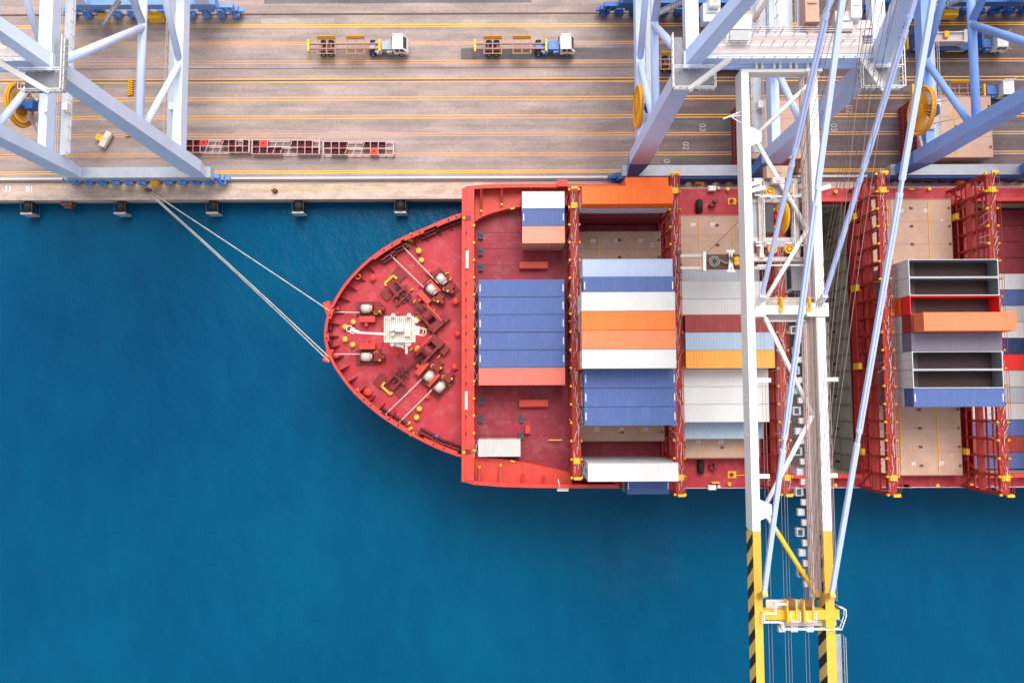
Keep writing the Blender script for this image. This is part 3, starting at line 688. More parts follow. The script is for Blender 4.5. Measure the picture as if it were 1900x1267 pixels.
for px, py, a in ((765,538,.4),(770,560,1),(790,612,.3),(798,610,1),(764,648,1),(800,630,.6),(790,634,1),(815,662,.9),(805,577,.2),(830,508,.2),(836,519,1.0),(833,715,.3),(833,697,2.2)):
    f.cbox(inb(px,py,ZF),.55,.12,.5,a)
f.each('yellow_deck_mark', M['yellow'], ship)
f = MB()
for px, py, l, a in ((705,600,3.2,-1.2),(712,632,3.2,1.25)): 
    c = inb(px,py,ZF+.4); f.bar(c-Vector((math.cos(a)*l/2,math.sin(a)*l/2,0)),c+Vector((math.cos(a)*l/2,math.sin(a)*l/2,0)),.06,.06)
f.cbox(inb(836,540),1.8,2.2,.1,R(-48)); f.cbox(inb(826,590),.9,1.4,.9,R(40)); f.cbox(inb(826,650),.9,1.4,.9,R(-40)); f.cbox(inb(735,551),.5,2.8,.5,R(10))
f.each('pipework', M['mach_red'], ship)
for px, py in ((813,642),(811,808)):
    f = MB(); c = inb(px,py,ZF+.8); f.cbox(c,.5,.35,.3,.5); f.build('blue_tarpaulin', CONT['blue'], ship)
# foremast
ms = MB(); mc = inb(742,617,ZF)
ms.tube(mc,mc+Vector((0,0,7.6)),.55,14,r2=.4); ms.box(mc.x-1.4,mc.x+1.4,mc.y-1.2,mc.y+1.2,ZF,ZF+.4)
mast = ms.build('foremast', M['pink_white'], ship)
mp = U(742,612,ZF+6.2)
ms = MB(); 
for gx in range(15): ms.box(mp.x-2.0+gx*.28,mp.x-1.77+gx*.28,mp.y-1.75,mp.y+1.75,mp.z-.12,mp.z)
ms.rail([mp+Vector((-2,-1.75,0)),mp+Vector((2,-1.75,0)),mp+Vector((2,1.75,0)),mp+Vector((-2,1.75,0)),mp+Vector((-2,-1.75,0))],1.0,.06,.9)
ms.cbox(mp+Vector((0,.2,0)),1.2,1.0,.9); ms.cyl(mp+Vector((-.9,-.6,0)),.3,.8,10); ms.cbox(mp+Vector((1.1,-.5,0)),.7,.9,.6)
for dx, dy in ((-.9,2.0),(1.3,2.0),(2.3,1.2),(-1.0,-2.0),(1.3,-2.0)): ms.cyl(mp+Vector((dx,dy,-.1)),.3,.5,10)
ms.build('platform', M['mast_cream'], mast)
ms = MB(); a = mp+Vector((-1.9,-.55,-.6)); c = U(664,617,mp.z-.6); ms.bar(a,c,.3,.35,w2=.22); ms.tube(c+Vector((.2,0,0)),c+Vector((-1.0,.45,0)),.22,8); ms.ring(c+Vector((-1.2,.55,0)),.42,.06,'Z',16,5); ms.ring(c+Vector((-.7,.25,0)),.36,.06,'Z',16,5); ms.build('davit_arm', M['white'], mast)
ms = MB(); a = mp+Vector((0,-1.7,0)); c = mc+Vector((0,-1.4,0))
for s in (-.65,.65): ms.tube(a+Vector((s,0,0)),Vector((c.x+s,c.y-.7,ZF)),.07,6)
for i in range(12): p = a.lerp(Vector((c.x,c.y-.7,ZF)),i/11); ms.tube(p-Vector((.65,0,0)),p+Vector((.65,0,0)),.05,5)
ms.bar(a+Vector((-.6,-.2,-.2)),a+Vector((.6,-.9,-.2)),.08,.08); ms.bar(a+Vector((.9,-.1,0)),a+Vector((.9,-1.6,-.3)),.3,.1); ms.build('ladder', M['white'], mast)
ms = MB(); ms.ring(mp+Vector((2.7,-.2,-.3)),.55,.05,'Z',16,5); ms.ring(mp+Vector((3.0,-.2,-1)),.55,.05,'Z',16,5); ms.box(mp.x+2.0,mp.x+2.7,mp.y-.7,mp.y+.5,mp.z-.15,mp.z-.05); ms.build('cage_ladder', M['white'], mast)

# ---- breakwater and bay one
XW = U(880,600,14.2).x; YBN = wideN[0].y; YBS = wideS[0].y
b = MB(); b.box(XB,XB+.45,YBS,YBN,9.0,14.5); b.box(XB+.45,XW,YBS+.1,YBN-.1,14.0,14.2); b.box(XW-.25,XW,YBS+1.5,YBN-1.5,9.0,13.98)
b.box(XB+.45,XB+.52,YBS+.1,YBN-.1,14.3,14.42)
b.build('breakwater', M['rail_red'], ship)
b = MB()
for i in range(14):
    py = 432+i*31.0
    c = U(864.5,py,14.2); b.cyl(c,.16,.25,10); 
for py in (405,838): 
    c = U(868,py,14.2); b.cbox(c,.9,.7,.08,0)
b.each('breakwater_socket', M['mach_red'], ship)
b = MB()
for px, py in ((867,482),(865,743)):
    c = U(px,py,14.22); b.box(c.x-.22,c.x+.22,c.y-1.3,c.y+1.3,14.21,14.5)
b.each('stowed_ladder', M['pink_white'], ship)
b = MB()
for i in range(14): b.cbox(U(879.5,419+i*32.0,14.2),.3,.3,.3)
for py in (405,839): b.cbox(U(861,py,14.5),.35,.35,.25)
b.each('lashing_socket', M['yellow'], ship)
# bay one deck and side decks
b = MB(); b.box(XB+.45,9.3,YBS+.3,YBN-.3,ZH-.5,ZH-.1); b.build('bay_deck', M['deck_maroon'], ship)
inN = [U(x,y,12.2) for x,y in ((881,412),(890,405),(905,398),(925,392),(945,387),(966,384),(1010,382),(1062,381))]
inS = [U(x,y,12.2) for x,y in ((881,846),(905,849),(940,852),(966,856),(1005,864),(1045,873),(1062,877))]
def deckstrip(inner, outer, z, nm):
    g = MB(); A = [Vector((p.x,p.y,z)) for p in inner]
    def yo(x):
        for a, c in zip(outer, outer[1:]):
            if a.x <= x <= c.x: return a.y+(c.y-a.y)*(x-a.x)/(c.x-a.x+1e-6)
        return outer[0].y if x < outer[0].x else outer[-1].y
    B_ = [Vector((p.x, yo(p.x), z)) for p in A]
    g.strip(A, B_); g.strip(A, [p+Vector((0,0,-1.7)) for p in A]); return g.build(nm, M['rail_red'] if z > 11 else M['deck_red'], ship)
deckstrip(inN, wideN, 12.2, 'side_deck'); deckstrip(inS, wideS, 12.2, 'side_deck')
b = MB()
for wl_, s in ((wideN,-1),(wideS,1)):
    o_ = [Vector((p.x,p.y,ZS)) for p in wl_]; i_ = [Vector((p.x,p.y+s*.55,ZS)) for p in wl_]; ip = [Vector((p.x,p.y+s*.2,ZS-.05)) for p in wl_]
    b.strip(o_,i_); b.strip(i_,[p+Vector((0,0,-.15)) for p in i_]); b.strip(ip,[Vector((p.x,p.y,ZD)) for p in ip])
b.build('side_bulwark', M['rail_red'], ship)
b = MB(); g = MB()
for px, pa, pb in ((893,347,392),(931,346,380),(963,344,356),(985,344,356),(1005,344,356),(1030,344,356)):
    a = U(px,pa,13.7); c = U(px,pb,12.5); b.bar(a,c,.32,.5,h2=.25)
    if pb > 370: g.cbox(c,.3,.3,.3)
for px, pa, pb in ((890,893,866),(929,898,862),(971,901,880),(1010,902,882)):
    a = U(px,pa,13.7); c = U(px,pb,12.5); b.bar(a,c,.32,.5,h2=.25)
    if pb < 870: g.cbox(c,.3,.3,.3)
b.each('bulwark_stay', M['bridge_red'], ship)
g.cbox(U(951,387.5,12.2),.6,.25,.25,.2); g.cbox(U(951,855,12.2),.6,.25,.25,-.2); g.box(*(lambda a,c:(a.x,c.x,c.y-.08,a.y+.08))(U(1017,816,ZH-.1),U(1043,816,ZH-.1)),ZH-.1,ZH+.3)
g.each('yellow_fitting', M['yellow'], ship)
b = MB()
for py in (432,461.5,492,745,778,808): 
    a = U(881,py,ZH-.1); c = U(1060,py,ZH-.1); b.box(a.x,c.x,a.y-.04,a.y+.04,ZH-.1,ZH-.06)
b.build('deck_seam', M['mach_red'], ship)
b = MB()
for px, py in ((892,438),(892,468),(892,497),(892,744),(892,777),(967,777),(967,808)): b.cbox(U(px,py,ZH-.1),.7,1.1,.45); b.cbox(U(px,py-3,ZH+.35),.3,.3,.2)
b.each('cell_pedestal', M['darkgrey'], ship)
b = MB()
for px, py, L_, W_ in ((990,494,4.2,1.0),(990,748,4.2,1.0),(979,796,.75,1.2)): 
    b = MB(); c = U(px,py,ZH-.1); b.cbox(c,L_,W_,1.0); b.cbox(c+Vector((0,0,1.0)),L_*.94,W_*.8,.06); b.cbox(c+Vector((-L_*.3,0,1.06)),L_*.12,W_*.3,.08); b.build('deck_locker', M['rail_red'], ship)
b = MB()
for px, py, r in ((883,362,.22),(881,872,.22)): b.dome(U(px,py,ZF+.7),r,.3)
b.each('deck_lamp', M['white'], ship)
for px, py, nm in ((1043,340,'quay'),(1045,908,'seaward')):
    c = U(px,py,ZS); b = MB()
    if py < 600: b.box(c.x-.75,c.x+.75,c.y-.6,c.y+.4,ZS,ZS+.5); b.build('gangway_bracket', M['rail_red'], ship)
    else: b.box(c.x-.8,c.x+.8,c.y-.3,c.y+.3,ZS-1,ZS-.6); b.rail([c+Vector((-.7,1.4,-.6)),c+Vector((-.5,.3,-.6))],1,.05,1); b.build('pilot_platform', M['white'], ship)

# ---- main deck, holds and coamings aft
HN, HS = U(1320,400,ZH).y, U(1320,849,ZH).y         # hatch edges, bays three and five
HN2, HS2 = U(1700,371,ZH).y, U(1700,881,ZH).y        # the aft bays are wider
b = MB(); X0, X1 = 9.3, XE
b.box(X0,38.2,HN+.1,YN,ZD-.3,ZD); b.box(X0,38.2,YS,HS-.1,ZD-.3,ZD); b.box(38.2,X1,HN2+.1,YN,ZD-.3,ZD); b.box(38.2,X1,YS,HS2-.1,ZD-.3,ZD)
b.box(XW,9.3,YBS+.3,inS[0].y,ZD,ZD+.1)
for xa, xb in ((8.6,9.6),(22.0,24.0),(36.4,38.3),(51.2,53.4),(65.3,67.85),(80.8,XE)): b.box(xa,xb,(HS if xa < 38 else HS2)-.1,(HN if xa < 38 else HN2)+.1,ZD-.3,ZD)
b.build('main_deck', M['deck_red'], ship)
b = MB(); b.box(9.6,22.0,HS-.1,HN+.1,ZD-.4,ZD-.02); b.build('outer_bay_deck', M['deck_maroon'], ship)
b = MB()
for xa, xb in ((9.6,22.0),(24.0,36.4),(38.3,51.2),(53.4,65.3),(67.85,80.8)):
    hn, hs_ = (HN,HS) if xa < 38 else (HN2,HS2)
    for ya, yb in ((hs_-.25,hs_+.0),(hn-.0,hn+.25)): b.box(xa-.2,xb+.2,ya,yb,ZD-.6,ZH-.35)
    for xx in (xa-.22,xb): b.box(xx,xx+.22,hs_,hn,ZD-.6,ZH-.35)
b.build('hatch_coaming', M['hull_red'], ship)
b = MB()
for xa, xb in ((38.3,51.2),(67.85,80.8)):
    for ya, yb in ((HS2-.45,HS2+.15),(HN2-.15,HN2+.45)): b.box(xa,xb,ya,yb,ZH-.349,ZH-.2)
b.each('coaming_top', M['rail_red'], ship)
hb = MB(); gd = MB(); hl = MB()
for xa, xb in ((38.3,51.2),(67.85,80.8)):
    zb = -9.0
    hb.add([(xa,HS2,zb),(xb,HS2,zb),(xb,HN2,zb),(xa,HN2,zb)],[(0,1,2,3)],1)
    hb.add([(xa,HS2,zb),(xb,HS2,zb),(xb,HS2,ZD-.6),(xa,HS2,ZD-.6)],[(0,1,2,3)]); hb.add([(xa,HN2,zb),(xb,HN2,zb),(xb,HN2,ZD-.6),(xa,HN2,ZD-.6)],[(0,1,2,3)])
    hb.add([(xa,HS2,zb),(xa,HN2,zb),(xa,HN2,ZD-.6),(xa,HS2,ZD-.6)],[(0,1,2,3)]); hb.add([(xb-.02,HS2,zb),(xb-.02,HN2,zb),(xb-.02,HN2,ZD-.6),(xb-.02,HS2,ZD-.6)],[(0,1,2,3)])
    k = 16
    for i in range(k+1):
        y = HS2+(HN2-HS2)*i/k
        for x, s in ((xa,1),(xb,-1)): gd.box(min(x,x+s*.2),max(x,x+s*.2),y-.06,y+.06,zb,ZD-.3)
        if i < k:
            yc = y+(HN2-HS2)/k*.5
            if i % 2 == 0: hl.add([(xb-.05,yc-.18+.0,z_) if q == 0 else (xb-.05,yc+.18,z_) for q, z_ in ((0,1.6),(1,1.6),(1,3.0),(0,3.0))],[(0,1,2,3)])
    for z_ in (-4,0,4): gd.box(xb-.25,xb-.03,HS2,HN2,z_-.1,z_+.1); gd.box(xa+.03,xa+.25,HS2,HN2,z_-.1,z_+.1)
    for z_ in (-2,2,6): gd.box(xa,xb,HN2-.2,HN2-.02,z_-.1,z_+.1); gd.box(xa,xb,HS2+.02,HS2+.2,z_-.1,z_+.1)
hb.build('cargo_hold', [M['hold_green'], M['hold_floor']], ship); gd.build('cell_guide', M['guide'], ship); hl.build('hold_opening', M['black'], ship)
# bits on the passage deck
def dk(px, py, z=ZD): return U(px,py,z)
b = MB()
for py in (374,880): c = dk(1358,py); b.box(c.x-.62,c.x+.62,c.y-.5,c.y+.5,ZD,ZD+.12); b.bar(c+Vector((.6,-.1,.3)),c+Vector((2.2,-.1,.3)),.12,.12)
for px, py in ((1349,352),(1549,357),(1352,897),(1548,899),(1737,900),(1722,352)): b.cyl(dk(px,py),.28,.5,10)
b.box(*(lambda c:(c.x-.6,c.x+.6,c.y-.1,c.y+.1))(dk(1325,894)),ZD,ZD+1.0); 
for px, py in ((1690,352),(1820,353),(1630,898),(1800,898),(1425,890),(1440,900),(1452,897)): b.cbox(dk(px,py),.7,.25,.3)
b.each('yellow_deck_fitting', M['yellow'], ship)
b = MB()
for py in (373.5,880): b.cyl(dk(1357,py,ZD+.12),.3,.25,12)
for py, a in ((381,.5),(868,-.5)): b.cbox(dk(1321,py),1.1,.5,.9,a); b.cbox(dk(1324,py-4),.5,.5,1.3,a)
for px in (1676,1680): b.cbox(dk(px,902),1.1,.6,.6)
b.each('deck_fitting', M['mach_red'], ship)
b = MB()
for py in (352,903): c = dk(1319,py); b.box(c.x-.55,c.x+.55,c.y-.35,c.y+.35,ZD,ZD+.8); b.dome(c+Vector((1.1,.1,.3)),.25,.3)
b.each('white_deck_box', M['white'], ship)
b = MB()
for x in range(24, 99, 2):
    for y in (YN-.08, YS+.08): b.tube((x,y,ZD),(x,y,ZD+1.0),.03,5); 
for y in (YN-.08, YS+.08):
    for h in (.5,1.0): b.tube((23.5,y,ZD+h),(XE,y,ZD+h),.03,5)
b.build('deck_railing', M['pink_white'], ship)
for px, py, lb in ((1296,384,'black rubber fender lying on red deck at the quay side'),(1299,866,'black rubber fender lying on red deck at the seaward side')):
    t = thing('rubber_fender', lb, 'fender', dk(px,py)); a = .1
    b = MB(); b.tube((0,-.85,.5),(0,.85,.5),.5,16); b.tube((0,.85,.5),(0,1.05,.5),.5,16,r2=.2); b.tube((0,-1.05,.5),(0,-.85,.5),.2,16,r2=.5)
    for k in range(5): b.ring((0,-.7+k*.35,.5),.5,.05,'Y',16,5)
    b.build('roll', M['black'], t, True)

# ---- lashing bridges
def lashing_bridge(xa, xb, zt, south, north, nm, big=True):
    """transverse bridge between planes xa and xb with walkway at zt"""
    b = MB(); xc = (xa+xb)/2
    b.box(xa,xb,south,north,zt-.12,zt)                       # walkway
    b.box(xa,xa+.12,south,north,zt-.5,zt-.12); b.box(xb-.12,xb,south,north,zt-.5,zt-.12)
    br = b.build('lashing_bridge', M['bridge_red'], ship)
    b = MB(); k = int(round((north-south)/2.52)); st = (north-south)/k
    for i in range(k+1):
        y = south+i*st
        for x in (xa+.15,xb-.15): b.bar((x,y,ZD),(x,y,zt-.1),.26,.30,(1,0,0))
        b.bar((xa+.1,y,ZD+4.4),(xb-.1,y,ZD+4.4),.2,.25)
    for z_ in (ZD+2.1,ZD+4.6,ZD+6.9):
        for x in (xa+.15,xb-.15): b.box(x-.1,x+.1,south,north,z_-.12,z_+.12)
    b.box(xa+.2,xb-.2,south,north,ZD+4.62,ZD+4.7)
    for i in range(0,k,4):
        for x in (xa+.12,):
            b.bar((x,south+i*st,ZD+.4),(x,south+(i+1)*st,ZD+4.4),.2,.2,(1,0,0)); 
            if i+2 <= k: b.bar((x,south+(i+2)*st,ZD+.4),(x,south+(i+1)*st,ZD+4.4),.2,.2,(1,0,0))
    b.build('column_frame', M['bridge_red'], br)
    b = MB()
    for x in (xa+.03,xb-.03): b.rail([(x,south+.3,zt),(x,north-.3,zt)],1.05,.035,2.5)
    b.build('guard_rail', M['bridge_red'], br)
    b = MB()
    for i in range(k+1):
        y = south+i*st
        for x in (xa-.12,xb+.12): b.cbox((x,y,zt-.1),.3,.28,.35)
    for y in (south,north): b.cbox((xc,y,zt+.9),.95,.34,.3)
    for y in (south+2.3,north-2.3): b.cbox((xc,y,zt),(xb-xa)*.9,.8,.35)
    if big:
        for f_ in (.12,.40,.66,.90): 
            y = south+(north-south)*f_; b.cbox((xa-.28,y,ZD+1.2),.5,.9,1.8)
    b.each('yellow_lamp', M['yellow'], br)
    b = MB(); rnd = random.Random(int(xa*10))
    for i in range(int((north-south)/.55)):
        y = south+.6+i*.55; x = rnd.uniform(xa+.2,xb-.2); a = rnd.uniform(-.5,.5); l = rnd.uniform(.5,1.6)
        b.tube((x,y,zt+.06+rnd.random()*.1),(x+math.sin(a)*.5*l,y+math.cos(a)*l,zt+.1+rnd.random()*.5),.05,5)
    for i in range(int((north-south)/1.1)):
        y = south+.6+i*1.1; x = rnd.choice((xa+.0,xb-.0)); b.tube((x,y,zt+.2),(x+rnd.uniform(-.35,.35),y+rnd.uniform(-.9,.9),zt-1.8),.05,5)
    b.build('lashing_rod', M['pink_white'], br)
    return br
brY0, brY1 = YS+.1, YN-.1
BR = {}
BR['A'] = lashing_bridge(8.25,9.35,17.5,U(1065,886,17.5).y,U(1065,352,17.5).y,'A',False)
BR['B'] = lashing_bridge(22.35,23.5,17.5,U(1255,917,17.5).y,U(1255,325,17.5).y,'B',False)
BR['C'] = lashing_bridge(36.9,38.1,17.5,U(1450,917,17.5).y,U(1450,325,17.5).y,'C',False)
BR['D'] = lashing_bridge(51.3,52.5,17.9,U(1640,917,17.5).y,U(1640,325,17.5).y,'D')
BR['E'] = lashing_bridge(66.5,67.7,18.1,U(1840,917,17.5).y,U(1840,325,17.5).y,'E')
lashing_bridge(80.9,82,18.1,U(1840,917,17.5).y,U(1840,325,17.5).y,'F')

# ---- hatch covers
def hatch(name, lb, xa, xb, ya, yb, group, z=ZH, base=ZD+1.3, seams=3, bars=2, marks=()):
    t = thing(name, lb, 'hatch cover', ((xa+xb)/2,(ya+yb)/2,base), group); L = xb-xa; W = yb-ya; h = z-base
    b = MB(); b.box(-L/2,L/2,-W/2,W/2,0,h); b.build('cover_plate', M['tan'], t)
    b = MB()
    for i in range(1,seams+1): y = -W/2+W*i/(seams+1); b.box(-L/2+.2,L/2-.2,y-.03,y+.03,h,h+.015)
    for s in (-1,1): b.box(-L/2,L/2,s*W/2-.06,s*W/2+.06,h,h+.06)
    b.build('plate_seam', M['chassis'], t)
    b = MB()
    for i in range(bars):
        x = -L/2+L*(i+.62)/(bars+.25); b.box(x-.05,x+.05,-W/2+.4,W/2-.4,h+.003,h+.10)
    b.build('guide_bar', M['yellow'], t)
    b = MB(); k = max(1,int(W/2.5))
    for i in range(k):
        y = -W/2+W*(i+.5)/k; b.cbox((.15,y,h),.5,.34,.10); b.cbox((-L/2+.35,y,h),.3,.3,.12); b.cbox((L/2-.35,y,h),.3,.3,.12)
    b.build('twistlock_foot', M['rust'], t)
    for tx, fx, fy, rz in marks: 
        o = text('hatch_number', tx, Vector((t.location.x+fx*L,t.location.y+fy*W,z+.02)), .75, rz, M['mark_white'], t)
    return t
yA = U(1150,430,ZH).y; yBq = U(1150,818,ZH).y; xa2, xb2 = U(1070,640,ZH).x, U(1230,640,ZH).x
G2, G3, G5 = 'hatch covers of the second bay','hatch covers of the third bay','hatch covers of the fifth bay'
hh = (yA-yBq)/3
hatch('hatch_cover','tan hatch cover in second bay, between orange container and light blue container',xa2,xb2,yBq+2*hh+.05,yA,G2,marks=(('05',-.295,.36,0),('08',-.015,.36,0),('07',.265,.36,0),('11',-.43,.30,R(90)),('11',.40,.30,R(90))))
hatch('hatch_cover','tan hatch cover buried under the nine container rows of the second bay',xa2,xb2,yBq+hh+.05,yBq+2*hh-.05,G2)
hatch('hatch_cover','tan hatch cover in second bay, between blue containers and long white refrigerated container',xa2,xb2,yBq,yBq+hh-.05,G2,marks=(('05',-.28,-.33,R(180)),('06',0,-.33,R(180)),('07',.28,-.33,R(180)),('13',-.43,-.26,R(90)),('13',.40,-.26,R(90))))
xa3, xb3 = U(1262,640,ZH).x, 36.3; hh = (HN-HS)/3
hatch('hatch_cover','tan hatch cover in third bay under the hanging spreader, nearest the quay',xa3,xb3,HS+2*hh+.05,HN,G3,marks=(('09',-.30,.38,0),('07',-.04,.38,0),('11',.3,.38,0)))
hatch('hatch_cover','tan hatch cover buried under the white and maroon rows of third bay',xa3,xb3,HS+hh+.05,HS+2*hh-.05,G3)
hatch('hatch_cover','tan hatch cover in third bay beside grey blue container, on the seaward side',xa3,xb3,HS,HS+hh-.05,G3,marks=(('06',-.30,-.3,R(180)),('07',0,-.3,R(180)),('12',.32,-.3,R(180))))
ya5, yb5 = U(1700,370,ZH).y, U(1700,881,ZH).y; xa5, xb5 = 53.5, U(1765,400,ZH).x; hh = (ya5-yb5)/3
hatch('hatch_cover','bare tan hatch cover in fifth bay, quay side of the open top containers',xa5,xb5,yb5+2*hh+.05,ya5,G5,marks=(('H',-.1,.37,0),('07',.2,.37,0),('8',.38,.25,0)))
hatch('hatch_cover','tan hatch cover buried under the open top containers of fifth bay',xa5,xb5,yb5+hh+.05,yb5+2*hh-.05,G5)
hatch('hatch_cover','bare tan hatch cover in fifth bay, seaward of the open top containers',xa5,xb5,yb5,yb5+hh-.05,G5,marks=(('H',-.08,-.38,0),('07',.25,-.38,0),('6',.38,-.3,0),('07',.25,.35,0)))
# covers lifted off and stacked on the quay
def coverpile(px0, px1, py0, py1, z, lbs):
    a = U(px0,py1,0); c = U(px1,py0,z); n_ = len(lbs); q = z/n_
    for i, lb in enumerate(lbs):
        t = hatch('hatch_cover', lb, a.x+.1*(i % 2), c.x, U(900,py1,z).y, U(900,py0,z).y, 'hatch covers stacked on the quay', q*(i+1)-.02, q*i+(.0 if i else .0), 2, 1)
        t_side = MB(); L = c.x-a.x; W = U(900,py0,z).y-U(900,py1,z).y
        k = 14
        for j in range(k+1): t_side.box(-L/2-.18,-L/2-.01,-W/2+W*j/k-.08,-W/2+W*j/k+.08,.1,q-.2)
        t_side.box(-L/2-.22,-L/2-.01,-W/2,W/2,q-.22,q-.05); t_side.box(-L/2-.22,-L/2-.01,-W/2,W/2,.02,.12); t_side.add([(-L/2-.008,-W/2,0),(-L/2-.008,W/2,0),(-L/2-.008,W/2,q-.1),(-L/2-.008,-W/2,q-.1)],[(0,1,2,3)])
        t_side.build('side_stiffener', M['bin_maroon'], t)
coverpile(1360,1505,186,296,5.6,['lowest tan hatch cover of the pile behind the white boom on quay','second tan hatch cover up in the pile behind the white boom','third tan hatch cover up in the pile behind the white boom','topmost tan hatch cover of the pile behind the white boom on quay'])
coverpile(1672,1838,182,295,5.4,['lowest tan hatch cover of the pile beside big yellow reel','second tan hatch cover up in the pile beside big yellow reel','third tan hatch cover up in the pile beside big yellow reel','topmost tan hatch cover of the pile beside big yellow reel'])

# ================================================================== CONTAINERS
CM = {}
def cont_meshes(L, H, kind):
    k = (round(L,2), round(H,2), kind)
    if k in CM: return CM[k]
    W = 2.44; hx = L/2; hy = W/2; out = {}
    b = MB()                                                      # corner posts, rails, castings
    for sx in (-1,1):
        for sy in (-1,1):
            b.box(*sorted((sx*(hx-.15),sx*hx)),*sorted((sy*(hy-.13),sy*hy)),.12,H-.12)
            for z in (0,H-.12): b.box(*sorted((sx*(hx-.18),sx*(hx+.004))),*sorted((sy*(hy-.165),sy*(hy+.004))),z,z+.12)
        for z0, z1 in ((.02,.16),(H-.11,H-.01)): b.box(*sorted((sx*(hx-.10),sx*(hx-.004))),-hy+.17,hy-.17,z0,z1)
    for sy in (-1,1):
        for z0, z1 in ((.02,.16),(H-.09,H-.012)): b.box(-hx+.19,hx-.19,*sorted((sy*(hy-.09),sy*(hy-.004))),z0,z1)
    out['frame'] = b.mesh('frame')
    b = MB()                                                      # corrugated sides and front end
    n = int(L/.30); d = .036
    def corr(p0, dirv, nrm, length, z0, z1, cnt):
        pts = []
        for i in range(cnt):
            for f, o in ((0,0),(.25,0),(.5,1),(.75,1)): pts.append((p0+dirv*(length*(i+f)/cnt))-nrm*(o*d))
        pts.append(p0+dirv*length); b.strip([Vector((p.x,p.y,z0)) for p in pts],[Vector((p.x,p.y,z1)) for p in pts])
    for sy in (-1,1): corr(Vector((-hx+.14,sy*(hy-.02),0)),Vector((1,0,0)),Vector((0,sy,0)),L-.28,.14,H-.07,n)
    corr(Vector((hx-.03,-hy+.12,0)),Vector((0,1,0)),Vector((1,0,0)),W-.24,.14,H-.08,8)
    b.box(-hx+.1,hx-.1,-hy+.1,hy-.1,.08,.15)
    out['wall'] = b.mesh('wall')
    b = MB()                                                      # doors at the -x end
    for sy in (-1,1):
        b.box(-hx+.02,-hx+.06,*sorted((sy*.012,sy*(hy-.13))),.17,H-.11)
        for q in (.32,.82):
            b.tube((-hx+.0,sy*q,.15),(-hx+.0,sy*q,H-.12),.022,5)
        for z in (.4,H*.5,H-.45): b.box(-hx-.012,-hx+.02,*sorted((sy*.2,sy*1.0)),z,z+.05)
    out['door'] = b.mesh('door')
    if kind == 'open':
        b = MB(); b.box(-hx+.12,hx-.06,-hy+.06,hy-.06,.16,.19); out['floor'] = b.mesh('floor'); b = MB(); b.box(-hx+.13,-hx+1.9,-hy+.12,hy-.12,.192,.22); out['floor_panel'] = b.mesh('floor_panel')
        b = MB()
        for sy in (-1,1): b.add([(-hx+.1,sy*(hy-.08),.19),(hx-.1,sy*(hy-.08),.19),(hx-.1,sy*(hy-.08),H-.1),(-hx+.1,sy*(hy-.08),H-.1)],[(0,1,2,3)])
        for sx in (-1,1): 
            b.add([(sx*(hx-.09),-hy+.08,.19),(sx*(hx-.09),hy-.08,.19),(sx*(hx-.09),hy-.08,H-.1),(sx*(hx-.09),-hy+.08,H-.1)],[(0,1,2,3)])
            for y in (-.02,): b.box(*sorted((sx*(hx-.12),sx*(hx-.093))),y-.02,y+.02,.19,H-.15)
            for z in (H*.4,): b.box(*sorted((sx*(hx-.12),sx*(hx-.093))),-hy+.1,hy-.1,z-.02,z+.02)
        out['inner_lining'] = b.mesh('inner_lining')
    else:
        b = MB(); m = int(L/.42); A = []; B_ = []; x0 = -hx+.30; l = L-.60; rd = .028 if kind != 'reefer' else .006
        for i in range(m):
            for f, o in ((0,0),(.3,0),(.5,1),(.8,1)):
                x = x0+l*(i+f)/m; A.append((x,-hy+.07,H-.018-o*rd)); B_.append((x,hy-.07,H-.018-o*rd))
        A.append((x0+l,-hy+.07,H-.018)); B_.append((x0+l,hy-.07,H-.018)); b.strip(A,B_)
        for sx in (-1,1): b.add([(-sx*x0,-hy+.07,H-.022),(sx*(hx-.05),-hy+.07,H-.022),(sx*(hx-.05),hy-.07,H-.022),(-sx*x0,hy-.07,H-.022)],[(0,1,2,3) if sx < 0 else (0,3,2,1)])
        out['roof'] = b.mesh('roof')
    if kind == 'panel':
        for sx in (-1,1): b = MB(); b.box(*sorted((sx*(hx-.13),sx*(hx-.27))),-.5,.5,H-.016,H-.008); out['number_panel'+('' if sx < 0 else '.001')] = b.mesh('number_panel')
    for q in out.values(): q.materials.append(M['white'])
    CM[k] = out; return out
DARKEN = {}
def container(x, y, z, L, H, col, label, group, kind='closed', flip=False, end=None):
    t = thing('shipping_container', label, 'shipping container', (x,y,z), group, R(180) if flip else 0)
    for nm, me in cont_meshes(L, H, kind).items():
        nm = nm.split('.')[0]; o = bpy.data.objects.new(nm, me); C.objects.link(o); o.parent = t
        mt = CONT[col]
        if nm == 'floor': mt = M['cont_floor']
        elif nm == 'floor_panel': mt = M['floor_panel']
        elif nm == 'inner_lining': mt = CONT['red'] if col == 'red' else M['inner_wall']
        elif nm == 'number_panel': mt = M['mark_white']
        o.material_slots[0].link = 'OBJECT'; o.material_slots[0].material = mt
    return t
TIER = ('second tier down','third tier down','fourth tier down','fifth tier down')
def stack(x, y, ztop, base, cols, label, short, group, L=12.19, kind='closed', flip=False):
    """cols from the top tier downwards"""
    n = len(cols); H = (ztop-base)/n
    for i, c in enumerate(cols):
        k = kind if i == 0 or kind == 'reefer' else ('closed')
        lb = label if i == 0 else '%s container %s under the %s' % (c, TIER[i-1], short)
        container(x, y, ztop-H*(i+1)+.001, L, H-.03, c, lb, group, k if c != 'blue' or kind != 'closed' else 'panel', flip)
def XC(px0, px1, py, z): return U((px0+px1)/2, py, z).x
